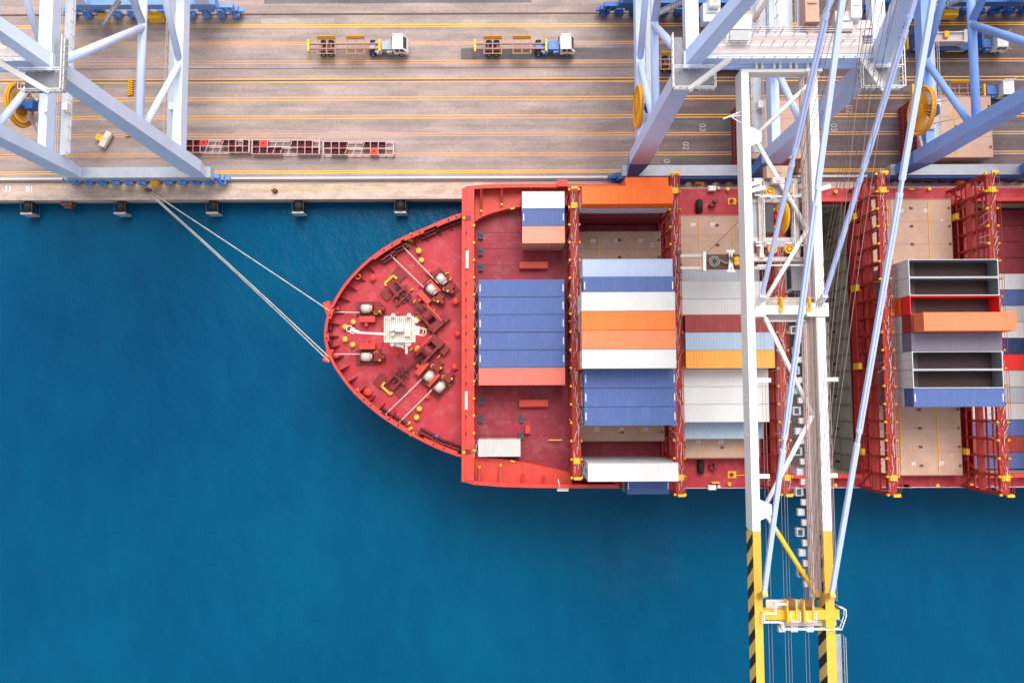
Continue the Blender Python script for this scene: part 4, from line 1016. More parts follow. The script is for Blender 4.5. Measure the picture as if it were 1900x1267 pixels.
# bay one
G = 'containers in the bow bay'
zt = 15.6; x = XC(888,1048,600,zt); y0 = U(968,616,zt).y; sp = 2.505
for i, w_ in enumerate(('first','second','third','fourth','fifth')):
    stack(x, y0+sp*(2.5-i), zt, ZH-.1, ['blue',('grey','blue','white','maroon','grey blue')[i]], 'long blue container, %s from the quay in the bow bay block of five' % w_, '%s blue row of the bow bay' % w_, G)
stack(x, y0-sp*2.5, zt, ZH-.1, ['salmon','maroon'], 'long salmon red container beside the five blue ones in bow bay', 'salmon container of the bow bay', G)
zt = 16.0; x = XC(969,1048,403,zt); y0 = U(1008,403,zt).y
stack(x, y0+sp, zt, ZH-.1, ['white','grey'], 'short white container beside short blue one, near the quay bulwark', 'short white container near quay bulwark', G, 6.06)
stack(x, y0, zt, ZH-.1, ['blue','maroon'], 'short blue container between short white and short pink ones in bow bay', 'short blue container of bow bay', G, 6.06)
stack(x, y0-sp, zt, ZH-.1, ['pink','pink'], 'short pink container stacked on another, facing bare red deck in bow bay', 'short pink container of bow bay', G, 6.06)
zt = 13.4; stack(XC(886,967,831,zt), U(926,831,zt).y, zt, ZH-.1, ['rusty white'], 'short streaky white container alone on deck at seaward side of bow bay', '', G, 6.06)
# bay two
G = 'containers in the second bay'; sp = 2.49
zt = 24.4; y0 = U(1170,630,zt).y; xw = XC(1083,1258,630,zt); xb = XC(1083,1252,600,21.6)
rows = [(4,20.9,3,'light blue','pale blue container at the quay end of nine rows in second bay','pale blue row'),
 (3,21.6,4,'blue','blue container between pale blue and white ones in second bay','blue row beside pale blue'),
 (2,24.4,5,'cream','white container between blue and orange ones in second bay, quay side','quay side white row'),
 (1,24.4,5,'orange','darker orange container beside white one, quay side of the orange pair','quay side orange row'),
 (0,24.4,5,'coral','lighter orange container, seaward one of the orange pair in second bay','seaward orange row'),
 (-1,24.4,5,'white','white container between lighter orange and blue ones in second bay','seaward white row'),
 (-2,21.6,4,'blue','blue container next to white one, first of three blue rows','first of three blue rows'),
 (-3,21.6,4,'blue','blue container in the middle of three blue rows in second bay','middle of three blue rows'),
 (-4,21.6,4,'blue','blue container at seaward end of second bay rows, above tan hatch','last of three blue rows')]
alt = ['navy','white','maroon','grey','blue','orange','pale grey','amber']
for k, zt, nt_, c, lb, sh in rows:
    stack(xw-.25 if zt > 23 else xb, y0+sp*k, zt, ZH, [c]+[alt[(k*3+j*5) % 8] for j in range(nt_-1)], lb, sh+' in second bay', G, kind='reefer' if c in ('white','cream') else 'closed')
zt = 22.0; yo = U(1164,361.5,zt).y; xo = XC(1080,1248,361,zt)
stack(xo, yo, zt, ZD, ['bright orange','lavender','dark red','dark red','maroon'], 'bright orange long container on top of the quay side outer stack', 'bright orange outer stack', G)
zt = 17.5; stack(XC(1161,1240,330,zt), yo+2.49, zt, ZD, ['bright orange','orange','maroon'], 'short bright orange container overhanging the quay side of the ship', 'short orange quay side stack', G, 6.06)
zt = 19.3; yr = U(1175,876,zt).y; xr = XC(1092,1258,876,zt)
stack(xr, yr, zt, ZD, ['white','pale grey','white','pale grey'], 'long white refrigerated container on top of the seaward outer stack', 'white refrigerated seaward stack', G, kind='reefer')
zt = 13.4; stack(XC(1164,1242,906,zt), yr-2.49, zt, ZD, ['blue','grey'], 'short blue container overhanging the seaward side of the ship', 'short blue seaward stack', G, 6.06)
# bay three
G = 'containers in the third bay'; sp = 2.48; zt = 18.4; y0 = U(1350,633,zt).y; x3 = XC(1272,1437,633,zt)
for k, zt, cols, lb, sh in [(4,13.3,['grey'],'ribbed grey container under the hanging spreader in third bay',''),
 (3,15.9,['white','brown grey'],'white container next to ribbed grey one in third bay, quay side','quay side white of third bay'),
 (2,15.9,['white','brown grey'],'white container between white and maroon ones in third bay','inner white of third bay'),
 (1,18.4,['maroon','grey','white'],'ribbed maroon container in third bay between white and pale blue','maroon row of third bay'),
 (0,18.4,['grey blue','white','brown grey'],'pale grey blue container between maroon and amber ones in third bay','grey blue row of third bay'),
 (-1,18.4,['amber','brown grey','maroon'],'amber ribbed container in third bay between grey blue and white','amber row of third bay'),
 (-2,15.9,['white','grey'],'white container next to amber one in third bay','white beside amber in third bay'),
 (-3,15.9,['white','grey'],'white container in the middle of three white ones, third bay','middle white in third bay'),
 (-4,15.9,['white','grey'],'white container between white and grey blue ones, seaward third bay','seaward white in third bay'),
 (-5,13.3,['grey blue'],'low grey blue ribbed container beside tan hatch, seaward third bay','')]:
    stack(x3-.1*(zt < 17), y0+sp*k, zt, ZH, cols, lb, sh, G, kind='reefer' if cols[0] == 'white' else 'closed')
# hold of bay four : a few boxes deep down
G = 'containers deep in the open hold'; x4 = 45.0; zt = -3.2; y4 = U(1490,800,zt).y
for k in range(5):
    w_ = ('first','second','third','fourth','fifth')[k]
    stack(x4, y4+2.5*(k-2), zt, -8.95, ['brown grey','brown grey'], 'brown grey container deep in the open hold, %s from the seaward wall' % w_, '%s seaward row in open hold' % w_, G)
# bay five
G = 'containers in the fifth bay'; sp = 2.5; z5 = 20.6; y0 = U(1775,634,z5).y; x5 = XC(1691,1860,634,z5)
ends = ['grey','white','orange','maroon','white','white','white','white']
for k, zt, cols, kind, lb, sh in [
 (4,z5,['pale grey','white','white','grey'],'open','open top grey container with bare floor, at quay end of fifth bay','quay end open container'),
 (3,z5,['pale grey','white','navy','grey'],'open','open top grey container between grey and red open ones in fifth bay','second open container'),
 (2,z5,['red','orange','navy','maroon'],'open','open top bright red container with red end wall in fifth bay','red open container'),
 (1,23.3,['coral','maroon','white','pale grey','grey'],'closed','closed orange ribbed container rising above open top neighbours in fifth bay','tall orange stack of fifth bay'),
 (0,z5,['purple grey','white','white','grey'],'closed','purple grey covered container between orange and open grey ones','purple grey container'),
 (-1,z5,['pale grey','white','grey','grey'],'open','open top grey container just seaward of the purple grey one','open container beside purple grey'),
 (-2,z5,['pale grey','white','red','grey'],'open','open top grey container next to the blue closed one in fifth bay','open container beside blue'),
 (-3,z5,['blue','white','pale grey','grey'],'closed','blue closed container at seaward end of the open top rows','blue container of fifth bay')]:
    n_ = len(cols); H_ = (zt-ZH)/n_
    for i, c in enumerate(cols):
        kd = kind if i == 0 else 'closed'
        if c == 'blue' and i == 0: kd = 'panel'
        container(x5+(.3 if zt > 23 and i == 0 else 0), y0+sp*k, zt-H_*(i+1)+.001, 12.19, H_-.03, c, lb if i == 0 else '%s container %s under the %s' % (c, TIER[i-1], sh), G, kd)
# bay six, down in the hold
G = 'containers in the sixth bay hold'; z6 = 6.0; y0 = U(1865,642,z6).y; x6 = 68.05+6.1; sp = 2.5
b6 = [(8,'dark red','dark red container next to quay side wall of the sixth bay hold'),(7,'dark red','dark red container, second from quay side wall in sixth bay'),(6,'dark red','dark red container, third from quay side wall in sixth bay'),(5,'dark red','dark red container next to pale grey one in sixth bay'),
 (4,'pale grey','pale grey container between dark red and blue ones in sixth bay'),(3,'blue','blue container behind the red open top one, sixth bay'),(2,'rusty white','stained white container behind the tall orange one, sixth bay'),(1,'pale grey','pale grey container beside navy one in sixth bay'),
 (0,'navy','navy container beside the bright red one in sixth bay'),(-1,'red','bright red closed container between navy and stained white, right photo edge'),(-2,'rusty white','rust stained white container between red and grey in sixth bay'),(-3,'grey','grey container between two rust stained white ones in sixth bay'),
 (-4,'rusty white','heavily stained white container beside the blue one in sixth bay'),(-5,'blue','blue container between stained white and maroon ones in sixth bay'),(-6,'maroon','maroon container between two blue ones in sixth bay'),(-7,'blue','blue container at seaward hold wall of the sixth bay')]
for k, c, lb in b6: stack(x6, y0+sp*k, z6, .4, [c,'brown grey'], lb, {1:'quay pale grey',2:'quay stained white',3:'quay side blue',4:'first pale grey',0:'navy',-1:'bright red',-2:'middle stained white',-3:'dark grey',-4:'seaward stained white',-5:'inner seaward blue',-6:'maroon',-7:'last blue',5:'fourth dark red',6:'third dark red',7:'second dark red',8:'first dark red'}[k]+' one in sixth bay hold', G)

# crossed lashing rods between the bridges and the container ends
def lash(parent, xb_, zb_, xc_, zc_, ys, w=2.3):
    b = MB()
    for y in ys:
        for q in (-1,1): b.tube((xb_,y+q*w*.52,zb_),(xc_,y-q*w*.46,zc_),.032,5); b.tube((xb_,y+q*w*.46,zb_),(xc_,y+q*w*.40,zc_-2.4),.032,5)
    b.build('lashing_rod', M['pink_white'], parent)
yb1 = U(968,616,15.6).y; xl1 = XC(888,1048,600,15.6)-6.12
brk = next(o for o in bpy.data.objects if o.name.startswith('breakwater') and o.parent == ship)
lash(brk, XW-.05, 14.25, xl1, 13.2, [yb1+2.505*k for k in (2.5,1.5,.5,-.5,-1.5,-2.5)]); lash(brk, XW-.05, 14.25, XC(886,967,831,13.4)-3.05, 13.2, [U(926,831,13.4).y])
yb2 = U(1170,630,24.4).y; lash(BR['A'], 9.4, 17.6, xb-6.12, 19.0, [yb2+2.49*k for k in range(-4,5)])
lash(BR['A'], 9.4, 17.6, xo-6.1, 19.0, [yo]); lash(BR['A'], 9.4, 17.6, xr-6.1, 17.0, [yr])
yb5_ = U(1775,634,20.6).y; lash(BR['D'], 52.6, 18.0, x5-6.12, 15.6, [yb5_+2.5*k for k in (3,2,1,-2)])
# ================================================================== CRANES
def stripe_mat(name, horizontal_y=True):
    """black and yellow diagonal hazard bands painted on the boom side"""
    m, n, p = newmat(name); N = n.nodes; L = n.links
    co = N.new('ShaderNodeTexCoord'); sx = N.new('ShaderNodeSeparateXYZ'); L.new(co.outputs['Object'], sx.inputs[0])
    a = N.new('ShaderNodeMath'); a.operation = 'MULTIPLY_ADD'; a.inputs[1].default_value = -.75; L.new(sx.outputs['Z'], a.inputs[0]); L.new(sx.outputs['Y'], a.inputs[2])
    d = N.new('ShaderNodeMath'); d.operation = 'DIVIDE'; d.inputs[1].default_value = 2.35; L.new(a.outputs[0], d.inputs[0])
    f = N.new('ShaderNodeMath'); f.operation = 'FRACT'; L.new(d.outputs[0], f.inputs[0])
    g = N.new('ShaderNodeMath'); g.operation = 'GREATER_THAN'; g.inputs[1].default_value = .55; L.new(f.outputs[0], g.inputs[0])
    mx = N.new('ShaderNodeMix'); mx.data_type = 'RGBA'; mx.inputs[6].default_value = (.74,.50,.14,1); mx.inputs[7].default_value = (.045,.035,.032,1); L.new(g.outputs[0], mx.inputs[0])
    L.new(mx.outputs[2], p.inputs['Base Color']); p.inputs['Roughness'].default_value = .8; p.inputs['Specular IOR Level'].default_value = .1; return m
M['hazard'] = stripe_mat('hazard_striped_boom_paint')
LS, GAU, ZP, ZT, ZTOP = 9.9, 28.3, 12.3, 23.0, 45.2
def bogies(root, y, mat, n=12, span=13.0, sill=True, sillmat=None, fascia=False):
    b = MB(); b.box(-LS-1.6,LS+1.6,y-.75,y+.95,3.1,4.6); sb_ = b.build('sill_beam', sillmat or mat, root)
    if fascia: b = MB(); b.box(-LS-2.2,LS+2.2,y-1.1,y-.76,2.4,4.2); b.build('fascia_beam', mat, sb_)
    for s in (-1,1):
        b = MB(); b.bar((s*(span-6.2),y,2.6),(s*(span-.8),y,2.6),.7,.7); b.bar((s*LS,y,2.6),(s*LS,y,3.2),1.4,1.0,(1,0,0))
        for q in (-1,1): b.bar((s*(span-3.6)+q*2.0-1.3,y,1.75),(s*(span-3.6)+q*2.0+1.3,y,1.75),.8,.6); b.cbox((s*(span-3.6)+q*2.0,y-.55,1.4),.5,.4,.9)
        b.bar((s*(span-1.0),y,1.2),(s*(span+.4),y,1.2),.5,.5); 
        for q in range(7): b.bar((s*(span-5.6+q*.9),y-.3,2.9),(s*(span-5.3+q*.9),y-.85,2.3),.12,.3)
        b.build('equalizer_beam', mat, root)
    for i in range(n):
        x = -span+1.0+(2*span-2.0)*i/(n-1)
        if abs(x) < 1.0 and n % 2 == 0: pass
        t = MB(); t.cbox((x,y,.35),1.5,.5,1.1,0,0,.8); t.cbox((x,y-.55,.5),1.1,.7,.75); t.cbox((x,y-.62,1.25),.35,.35,.25); t.bar((x-.6,y-.35,1.2),(x+.1,y-.8,1.75),.16,.16); t.bar((x+.7,y-.2,1.3),(x+.35,y-.95,.9),.14,.14); t.cbox((x+.55,y-.7,.9),.3,.4,.5,.4); t.tube((x-.3,y-.95,.95),(x+.25,y-.95,.95),.16,8); bg_ = t.build('wheel_bogie', mat, root)
        t = MB(); t.tube((x-.38,y-.12,.4),(x-.38,y+.12,.4),.36,12); t.tube((x+.38,y-.12,.4),(x+.38,y+.12,.4),.36,12); t.each('wheel', M['darkgrey'], bg_)
def crane(name, label, X, mat, bmat, apex=True, reel=None, parts_left=True, sillmat=None, fmat=None):
    t = thing(name, label, 'quay crane', (X, 35.16, 0), 'ship to shore cranes on the quay')
    FZ = 11.2 if fmat else 8.0
    for (sx, y) in ((-1,0),(1,0),(-1,GAU),(1,GAU)):
        b = MB(); tw, bw = 1.9, 3.0; xi = sx*LS
        foot_v = [(xi-.9,y-.75,4.6),(xi+.9,y-.75,4.6),(xi+.9,y+.75,4.6),(xi-.9,y+.75,4.6),(xi-bw/2,y-.9,FZ),(xi+bw/2,y-.9,FZ),(xi+bw/2,y+.9,FZ),(xi-bw/2,y+.9,FZ)]
        b.add([(xi-.9,y-.75,4.6),(xi+.9,y-.75,4.6),(xi+.9,y+.75,4.6),(xi-.9,y+.75,4.6),
               (xi-bw/2,y-.9,FZ),(xi+bw/2,y-.9,FZ),(xi+bw/2,y+.9,FZ),(xi-bw/2,y+.9,FZ),
               (xi-tw/2,y-.85,ZTOP-.5),(xi+tw/2,y-.85,ZTOP-.5),(xi+tw/2,y+.85,ZTOP-.5),(xi-tw/2,y+.85,ZTOP-.5)],
              [(8,9,10,11)]+[(4+i,4+(i+1) % 4,8+(i+1) % 4,8+i) for i in range(4)])
        lg = b.build('leg', mat, t)
        q = MB(); q.add(foot_v, [(3,2,1,0)]+[(i,(i+1) % 4,4+(i+1) % 4,4+i) for i in range(4)]); q.build('leg_foot', fmat or mat, lg)
    for s in (-1,1):
        x = s*LS
        b = MB(); b.box(x-.62,x+.62,.92,GAU-.92,ZP-1.0,ZP+1.0); b.build('portal_beam', mat, t)
        b = MB(); b.tube((x,.8,ZT+1.2),(x,GAU-.8,ZT+1.2),.55,14); b.build('tie_tube', mat, t, True)
        for y in (0,GAU):
            b = MB(); sg = 1 if y == 0 else -1; b.tube((x,y+sg*.7,ZT),(x,14.15-sg*.5,ZP+.9),.48,14); b.build('brace_tube', mat, t, True)
            b = MB(); b.tube((x,y+sg*.6,ZTOP-2.5),(x,14.15-sg*.3,ZT+1.3),.5,14); b.build('brace_tube', mat, t, True)
        b = MB(); b.box(x-.7,x+.7,.86,GAU-.86,ZTOP-1.9,ZTOP-.6); b.build('upper_beam', mat, t)
        xi = x-s*1.9
        b = MB(); b.box(xi-.8,xi+.8,1.0,GAU-1.0,ZP-1.75,ZP-1.6); b.bar((xi,1,ZP-1.9),(xi,GAU-1,ZP-1.9),.3,.25); b.build('walkway', M['lightgrey'], t)
        b = MB(); 
        for q in (-.78,.78): b.rail([(xi+q,1.0,ZP-1.6),(xi+q,GAU-1,ZP-1.6)],1.1,.045,2.0)
        b.build('guard_rail', M['pink_white'], t)
        b = MB(); 
        for q in (-.3,.3): b.tube((x-s*.4+q,1.15,5),(x-s*.4+q,1.15,ZTOP-2),.05,5)
        for k in range(60): z = 5+k*.64; b.tube((x-s*.4-.3,1.15,z),(x-s*.4+.3,1.15,z),.03,4)
        b.build('ladder', M['pink_white'], t)
        b = MB(); b.box(xi-.1,xi+.7,7.5,8.6,ZP-1.6,ZP-.5); b.build('electrical_box', M['white'], t)
    b = MB(); b.box(-LS+.95,LS-.95,-.2,1.3,ZTOP-1.9,ZTOP+.1); b.box(-LS+.95,LS-.95,-.55,-.2,ZTOP-1.9,ZTOP-1.5); b.build('cross_beam', mat, t)
    b = MB(); b.box(-LS+1,LS-1,.25,1.25,ZTOP+.102,ZTOP+.16); b.build('beam_walkway', M['pink_white'], t)
    b = MB(); b.box(-LS+.95,LS-.95,GAU-.7,GAU+.7,ZTOP-1.9,ZTOP+.1); b.build('cross_beam', mat, t)
    b = MB(); b.box(-LS+1.5,LS-1.5,GAU-.6,GAU+.6,ZP-1,ZP+1); b.build('cross_beam', mat, t)
    bogies(t, 0, bmat, 12, 13.0, sillmat=sillmat, fascia=bool(fmat)); bogies(t, GAU, bmat, 12, 14.6, sillmat=bmat)
    b = MB(); b.cbox((.6,GAU-1.3,.8),2.4,1.0,1.6); b.cbox((-8,GAU-1.3,.8),1.4,1.0,1.3); b.each('cable_guide', M['yellow'], t)
    b = MB(); b.cbox((1.3,-.9,.8),1.0,.9,1.1); b.build('rail_clamp', M['yellow'], t)
    # stair from landside up to the portal
    b = MB()
    for q in (-.45,.45): b.bar((-8.5,GAU-2.4+q,1),(-1,GAU-2.4+q,9.5),.08,.3)
    for k in range(24): f = k/24; b.box(-8.5+7.5*f-.15,-8.5+7.5*f+.15,GAU-2.85,GAU-1.95,1+8.5*f,1.04+8.5*f)
    b.rail([(-8.5,GAU-2.85,1),(-1,GAU-2.85,9.5)],1.0,.04,1.5); b.build('stair', M['grey'], t)
    # platforms round the leg heads
    for s in (-1,1):
        x = s*LS; z = ZTOP-1.0
        b = MB(); b.box(x-2.2,x+2.2,-3.2,-.9,z-.1,z); b.box(x+s*.98,x+s*2.2,-.9,2.6,z-.1,z); b.build('head_platform', M['grating'], t)
        b = MB(); 
        b.rail([(x-2.2,-3.2,z),(x+2.2,-3.2,z),(x+2.2,2.6,z)] if s > 0 else [(x+2.2,-3.2,z),(x-2.2,-3.2,z),(x-2.2,2.6,z)],1.1,.055,.8)
        b.rail([(x-2.1,-.95,z),(x+2.1,-.95,z)],1.1,.05,.8); b.rail([(x-s*2.2,-3.2,z),(x-s*2.2,-.9,z)],1.1,.05,.8)
        b.bar((x-s*3.2,-1.1,z+3),(x+s*.4,-3.1,z),.6,.1); b.rail([(x-s*3.2,-1.4,z+3),(x+s*.4,-3.4,z)],.9,.05,.8); b.build('guard_rail', M['white'], t)
    b = MB(); b.rail([(-LS+2.2,-.5,ZTOP+.1),(LS-2.2,-.5,ZTOP+.1)],1.1,.045,1.2); b.rail([(-LS+1,1.25,ZTOP+.1),(LS-1,1.25,ZTOP+.1)],1.1,.045,1.2); b.box(-LS+2,LS-2,1.3,2.6,ZTOP-.35,ZTOP-.25); b.rail([(-LS+2,2.6,ZTOP-.3),(LS-2,2.6,ZTOP-.3)],1.1,.05,1.5); b.build('guard_rail', M['pink_white'], t)
    # A frame
    if apex:
        ax = (-3.0, 4.3); ay, az = 4.1, 68.0
        for s, a in ((-1,ax[0]),(1,ax[1])):
            b = MB(); b.bar((s*LS,.2,ZTOP-.8),(a,ay,az),1.7,1.5,(0,1,0),w2=1.0,h2=1.0); b.build('apex_leg', mat, t)
            b = MB(); b.tube((a,ay,az),(s*(LS-1.5),GAU,ZTOP),.4,12); b.build('backstay', mat, t)
        b = MB(); b.box(ax[0]-1,ax[1]+1,ay-.8,ay+.8,az-.6,az+.8); b.build('apex_beam', mat, t)
    if reel:
        rx, ry, rz, rr = reel; rx -= X; ry -= 35.16
        b = MB(); b.ring((rx,ry,rz),rr,.22,'X',40,6); b.ring((rx+.35,ry,rz),rr,.12,'X',40,6)
        rl = b.build('cable_reel', M['orange_yellow'], t, True)
        b = MB()
        for k in range(36):
            a = 2*math.pi*k/36; e = Vector((rx,ry+math.cos(a)*rr,rz+math.sin(a)*rr)); b.tube((rx+.0,ry+math.cos(a)*.7,rz+math.sin(a)*.7),e,.095,5)
        b.tube((rx-.2,ry,rz),(rx+.3,ry,rz),.9,20); b.build('spokes', M['orange_yellow'], rl)
        b = MB(); b.ring((rx+.2,ry,rz),rr*.86,.10,'X',40,5); b.tube((rx+.28,ry,rz),(rx+.34,ry,rz),1.5,26); b.build('cable_coil', M['reel_dark'], rl)
        b = MB(); b.tube((rx+.4,ry,rz),(rx+2.2,ry,rz),.5,14); b.cbox((rx+1.8,ry,rz-.6),1.2,1.4,1.3); b.build('reel_motor', M['bogie_blue'], rl)
        b = MB(); b.box(rx+.8,rx+3.4,ry-1.9,ry+1.9,rz-2.3,rz-2.15); b.bar((rx+1.2,ry+1.5,rz-2.2),(rx+5,ry+1.5,rz+1.4),.15,.15); b.bar((rx+1.2,ry-1.5,rz-2.2),(rx+5,ry-1.5,rz+1.4),.15,.15); b.rail([(rx+.8,ry-1.9,rz-2.15),(rx+.8,ry+1.9,rz-2.15),(rx+3.4,ry+1.9,rz-2.15)],1.1,.05,.9); b.bar((rx+.3,ry-.6,rz-2.0),(rx+1.4,ry-4.4,rz-2.6),.35,.35); b.build('reel_platform', M['pink_white'], rl)
    return t
def RL(px, py, z, r): 
    p = U(px,py,z); return (p.x,p.y,z,r)
c1 = crane('quay_crane','pale blue quay crane with raised boom at left edge beside mooring ropes',-59.2,M['crane_pale'],M['bogie_pale'],True,RL(36,196,12.5,3.1),sillmat=M['sill_grey'])
c2 = crane('quay_crane','light blue quay crane with long white boom lowered over the ship',29.1,M['crane_mid'],M['bogie_blue'],True,RL(1183,199,15.2,2.9),sillmat=M['sill_grey'],fmat=M['crane_foot'])
c3 = crane('quay_crane','blue quay crane at right edge with big upright yellow cable reel',71.6,M['crane_blue'],M['bogie_blue'],False,RL(1708,206,15.8,3.3),sillmat=M['sill_grey'],fmat=M['crane_foot'])

# ---- boom of the middle crane (all in world coordinates below)
WORLD.add(c2.name)
BZ = 44.0; HB = 2.1
gl0, gl1 = U(1402,1200,BZ).x, U(1417,1200,BZ).x; gr0, gr1 = U(1534,1200,BZ).x, U(1551,1200,BZ).x
YH, YY, YE = U(1400,128,BZ).y, U(1400,985,BZ).y, -40.0
for x0, x1, nm in ((gl0,gl1,'l'),(gr0,gr1,'r')):
    b = MB(); b.box(x0,x1,YY,YH,BZ-HB,BZ); b.build('boom_girder', M['boom_white'], c2)
    b = MB(); b.box(x0,x1,YE,YY,BZ-HB,BZ,0)
    for q in (2,4): b.m[q] = 0
    b.m[3] = 1; b.m[5] = 1; b.build('boom_tip_girder', [M['boom_yellow'], M['hazard']], c2)
    b = MB(); b.box(x0+.05,x1-.05,YH+1.6,80,BZ-HB,BZ-.1); b.build('fixed_girder', M['boom_white'] if nm == 'l' else M['tan'], c2)
b = MB(); b.box(gl1,gr0,U(1450,134,BZ).y,YH,BZ-1.4,BZ-.01); b.box(gr0-.3,gr1+.5,U(1450,134,BZ).y+.01,YH-.02,BZ-1.8,BZ+.15); b.build('boom_tie_beam', M['boom_white'], c2)
for px in (1408,1441,1471,1503): 
    c = U(px,106,BZ); b = MB(); b.box(c.x-.42,c.x-.2,YH,YH+1.5,BZ-1.2,BZ+.2); b.box(c.x+.2,c.x+.42,YH,YH+1.5,BZ-1.2,BZ+.2); b.tube((c.x-.5,YH+.9,BZ-.2),(c.x+.5,YH+.9,BZ-.2),.28,12); b.build('boom_hinge', M['white'], c2)
yt0, yt1 = U(1450,583,BZ).y, U(1450,567,BZ).y
b = MB(); b.box(gl1,gr0,yt0,yt1,BZ-1.2,BZ-.01); b.box(gl1,gl1+1.0,yt0-.25,yt1+.25,BZ-1.5,BZ+.25); b.box(gr0-1.0,gr1+.3,yt0-.25,yt1+.25,BZ-1.5,BZ+.25)
b.build('boom_tie_beam', M['boom_white'], c2)
b = MB(); b.box(gl1+.05,gr0-.05,yt1,yt1+.8,BZ-1.3,BZ-1.2); b.box(gl1+1.1,gr0-1.1,yt0-.7,yt0,BZ-1.3,BZ-1.2); b.rail([(gl1+.1,yt1+.8,BZ-1.2),(gr0-.1,yt1+.8,BZ-1.2)],1.1,.05,1.1); b.rail([(gl1+1.0,yt0-.7,BZ-1.2),(gr0-1.1,yt0-.7,BZ-1.2)],1.1,.05,1.1); b.build('tie_walkway', M['pink_white'], c2)
for px in (1448,1499):
    c = U(px,562,BZ); b = MB(); b.tube((c.x-.10,c.y,BZ),(c.x+.10,c.y,BZ),.62,18); b.box(c.x-.2,c.x+.2,c.y-.95,c.y-.5,BZ-.4,BZ+.3); b.build('rope_sheave', M['orange_yellow'], c2)
# plan bracing
zz = [(1518,140,0),(1399,255,1),(1498,426,0),(1411,572,1),(1508,770,0),(1416,945,1),(1517,1106,0)]
pp = [U(x,y,BZ-.6) for x,y,s in zz]
for i, (a, c) in enumerate(zip(pp, pp[1:])):
    a = a.copy(); c = c.copy(); b = MB()
    if i == 5:
        b.tube(a, a.lerp(c,.26), .24, 10); b.tube(a.lerp(c,.26), c, .24, 10, 1); b.build('boom_brace', [M['boom_white'], M['yellow']], c2, True)
    else: b.tube(a, c, .24, 10); b.build('boom_brace', M['boom_white'], c2, True)
b = MB()
for i in (1,5): 
    p = pp[i]; b.add([(gl1,p.y-1.1,BZ-.35),(gl1+1.3,p.y-.55,BZ-.35),(gl1+1.3,p.y+.55,BZ-.35),(gl1,p.y+1.1,BZ-.35)],[(0,1,2,3)])
b.each('gusset_plate', M['boom_white'], c2)
# side arms and antenna bracket
for x0, y, l, s in ((gl1,705,1.6,1),(gr1,704,1.3,1),(gl1,884,1.2,1),(gr1,883,.9,1),(gl1,352,1.6,1),(gr1,350,1.2,1),(gl1,341,1.0,1)):
    yy = U(1450,y,BZ).y; b = MB(); b.bar((x0-.02,yy,BZ-.5),(x0+l,yy+(.35 if y < 400 else 0),BZ-.5),.42,.3); b.build('lamp_arm', M['boom_white'], c2)
b = MB(); c = U(1374,208,BZ-.5); e = U(1342,221,BZ-.5); f = U(1376,229,BZ-.5); b.tube((gl0,c.y,BZ-.5),e,.09,6); b.tube((gl0,f.y,BZ-.5),U(1357,217,BZ-.5),.07,6); b.tube((gl0,c.y-.4,BZ-.5),U(1357,217,BZ-.5),.07,6); b.build('antenna_bracket', M['boom_white'], c2)
b = MB()
for y in (640,710,795,860): c = U(1560,y,BZ-1); b.tube((gr1,c.y,BZ-1),(gr1+.35,c.y,BZ-1),.08,6); b.tube((gl0-.1,c.y+3,BZ-1),(gl0,c.y+3,BZ-1),.08,6)
b.each('girder_bolt', M['boom_white'], c2)
# maintenance walkway along the right girder, festoon boxes, lights
wx0, wx1 = gr0-1.35, gr0-.02
b = MB(); b.box(wx0,wx1,U(1500,1110,BZ).y,U(1500,590,BZ).y,BZ-.75,BZ-.65); b.box(gr0-.8,wx1,U(1500,560,BZ).y,U(1500,140,BZ).y,BZ-.75,BZ-.65); b.build('boom_walkway', M['walk_brown'], c2)
b = MB(); ya_, yb_ = U(1500,1110,BZ).y, U(1500,600,BZ).y
b.rail([(wx0+.05,ya_,BZ-.65),(wx0+.05,yb_,BZ-.65)],1.1,.045,1.5); b.rail([(gr0-.75,U(1500,560,BZ).y,BZ-.65),(gr0-.75,YH-1,BZ-.65)],1.1,.04,1.5); b.rail([(gr1-.1,ya_,BZ),(gr1-.1,yb_,BZ)],.9,.02,3.0); b.build('guard_rail', M['rack'], c2)
def rp(x, y0_, y1_, z, r=.035): return ((x,y0_,z),(x,y1_,z),r)
rnd = random.Random(4); b = MB()
for i in range(8):
    x = gr0-1.25+i*.17; b.tube((x+rnd.uniform(-.05,.05),U(1500,1090+rnd.uniform(-20,10),BZ).y,BZ-.45+rnd.random()*.7),(x+rnd.uniform(-.12,.12),U(1500,592 if i > 4 else 300,BZ).y,BZ-.4+rnd.random()*.7),.026,5, 0 if i % 3 == 0 else 1)
b.build('boom_cable', [M['wire_brown'], M['wire_pale']], c2)
for i in range(13):
    py = 612+i*37.5; c = U(1499,py,BZ-1.2)
    if py > 1095: break
    b = MB()
    if i % 2: b.box(wx0-.75,wx0-.05,c.y-.35,c.y+.35,BZ-1.5,BZ-1.0); b.box(wx0-.65,wx0-.15,c.y-.25,c.y+.25,BZ-1.0,BZ-.95)
    else: b.box(wx0-.9,wx0-.1,c.y-.42,c.y+.42,BZ-1.7,BZ-1.1,0); b.box(wx0-.8,wx0-.35,c.y-.3,c.y+.3,BZ-1.1,BZ-1.05,1)
    b.build('floodlight', [M['lightgrey'], M['darkgrey']], c2)
    b = MB(); c = U(1499,py+18,BZ-1.2); b.box(wx0-.5,wx0-.05,c.y-.3,c.y+.3,BZ-1.0,BZ-.6); b.build('junction_box', M['pink_white'], c2)
# tip walkway on the far side of the right girder
b = MB(); b.box(gr1+.15,gr1+.85,YE,U(1550,1180,BZ).y,BZ-.8,BZ-.7); b.rail([(gr1+.85,YE,BZ-.7),(gr1+.85,U(1550,1180,BZ).y,BZ-.7)],1.1,.04,1.2); b.build('tip_walkway', M['grey'], c2)
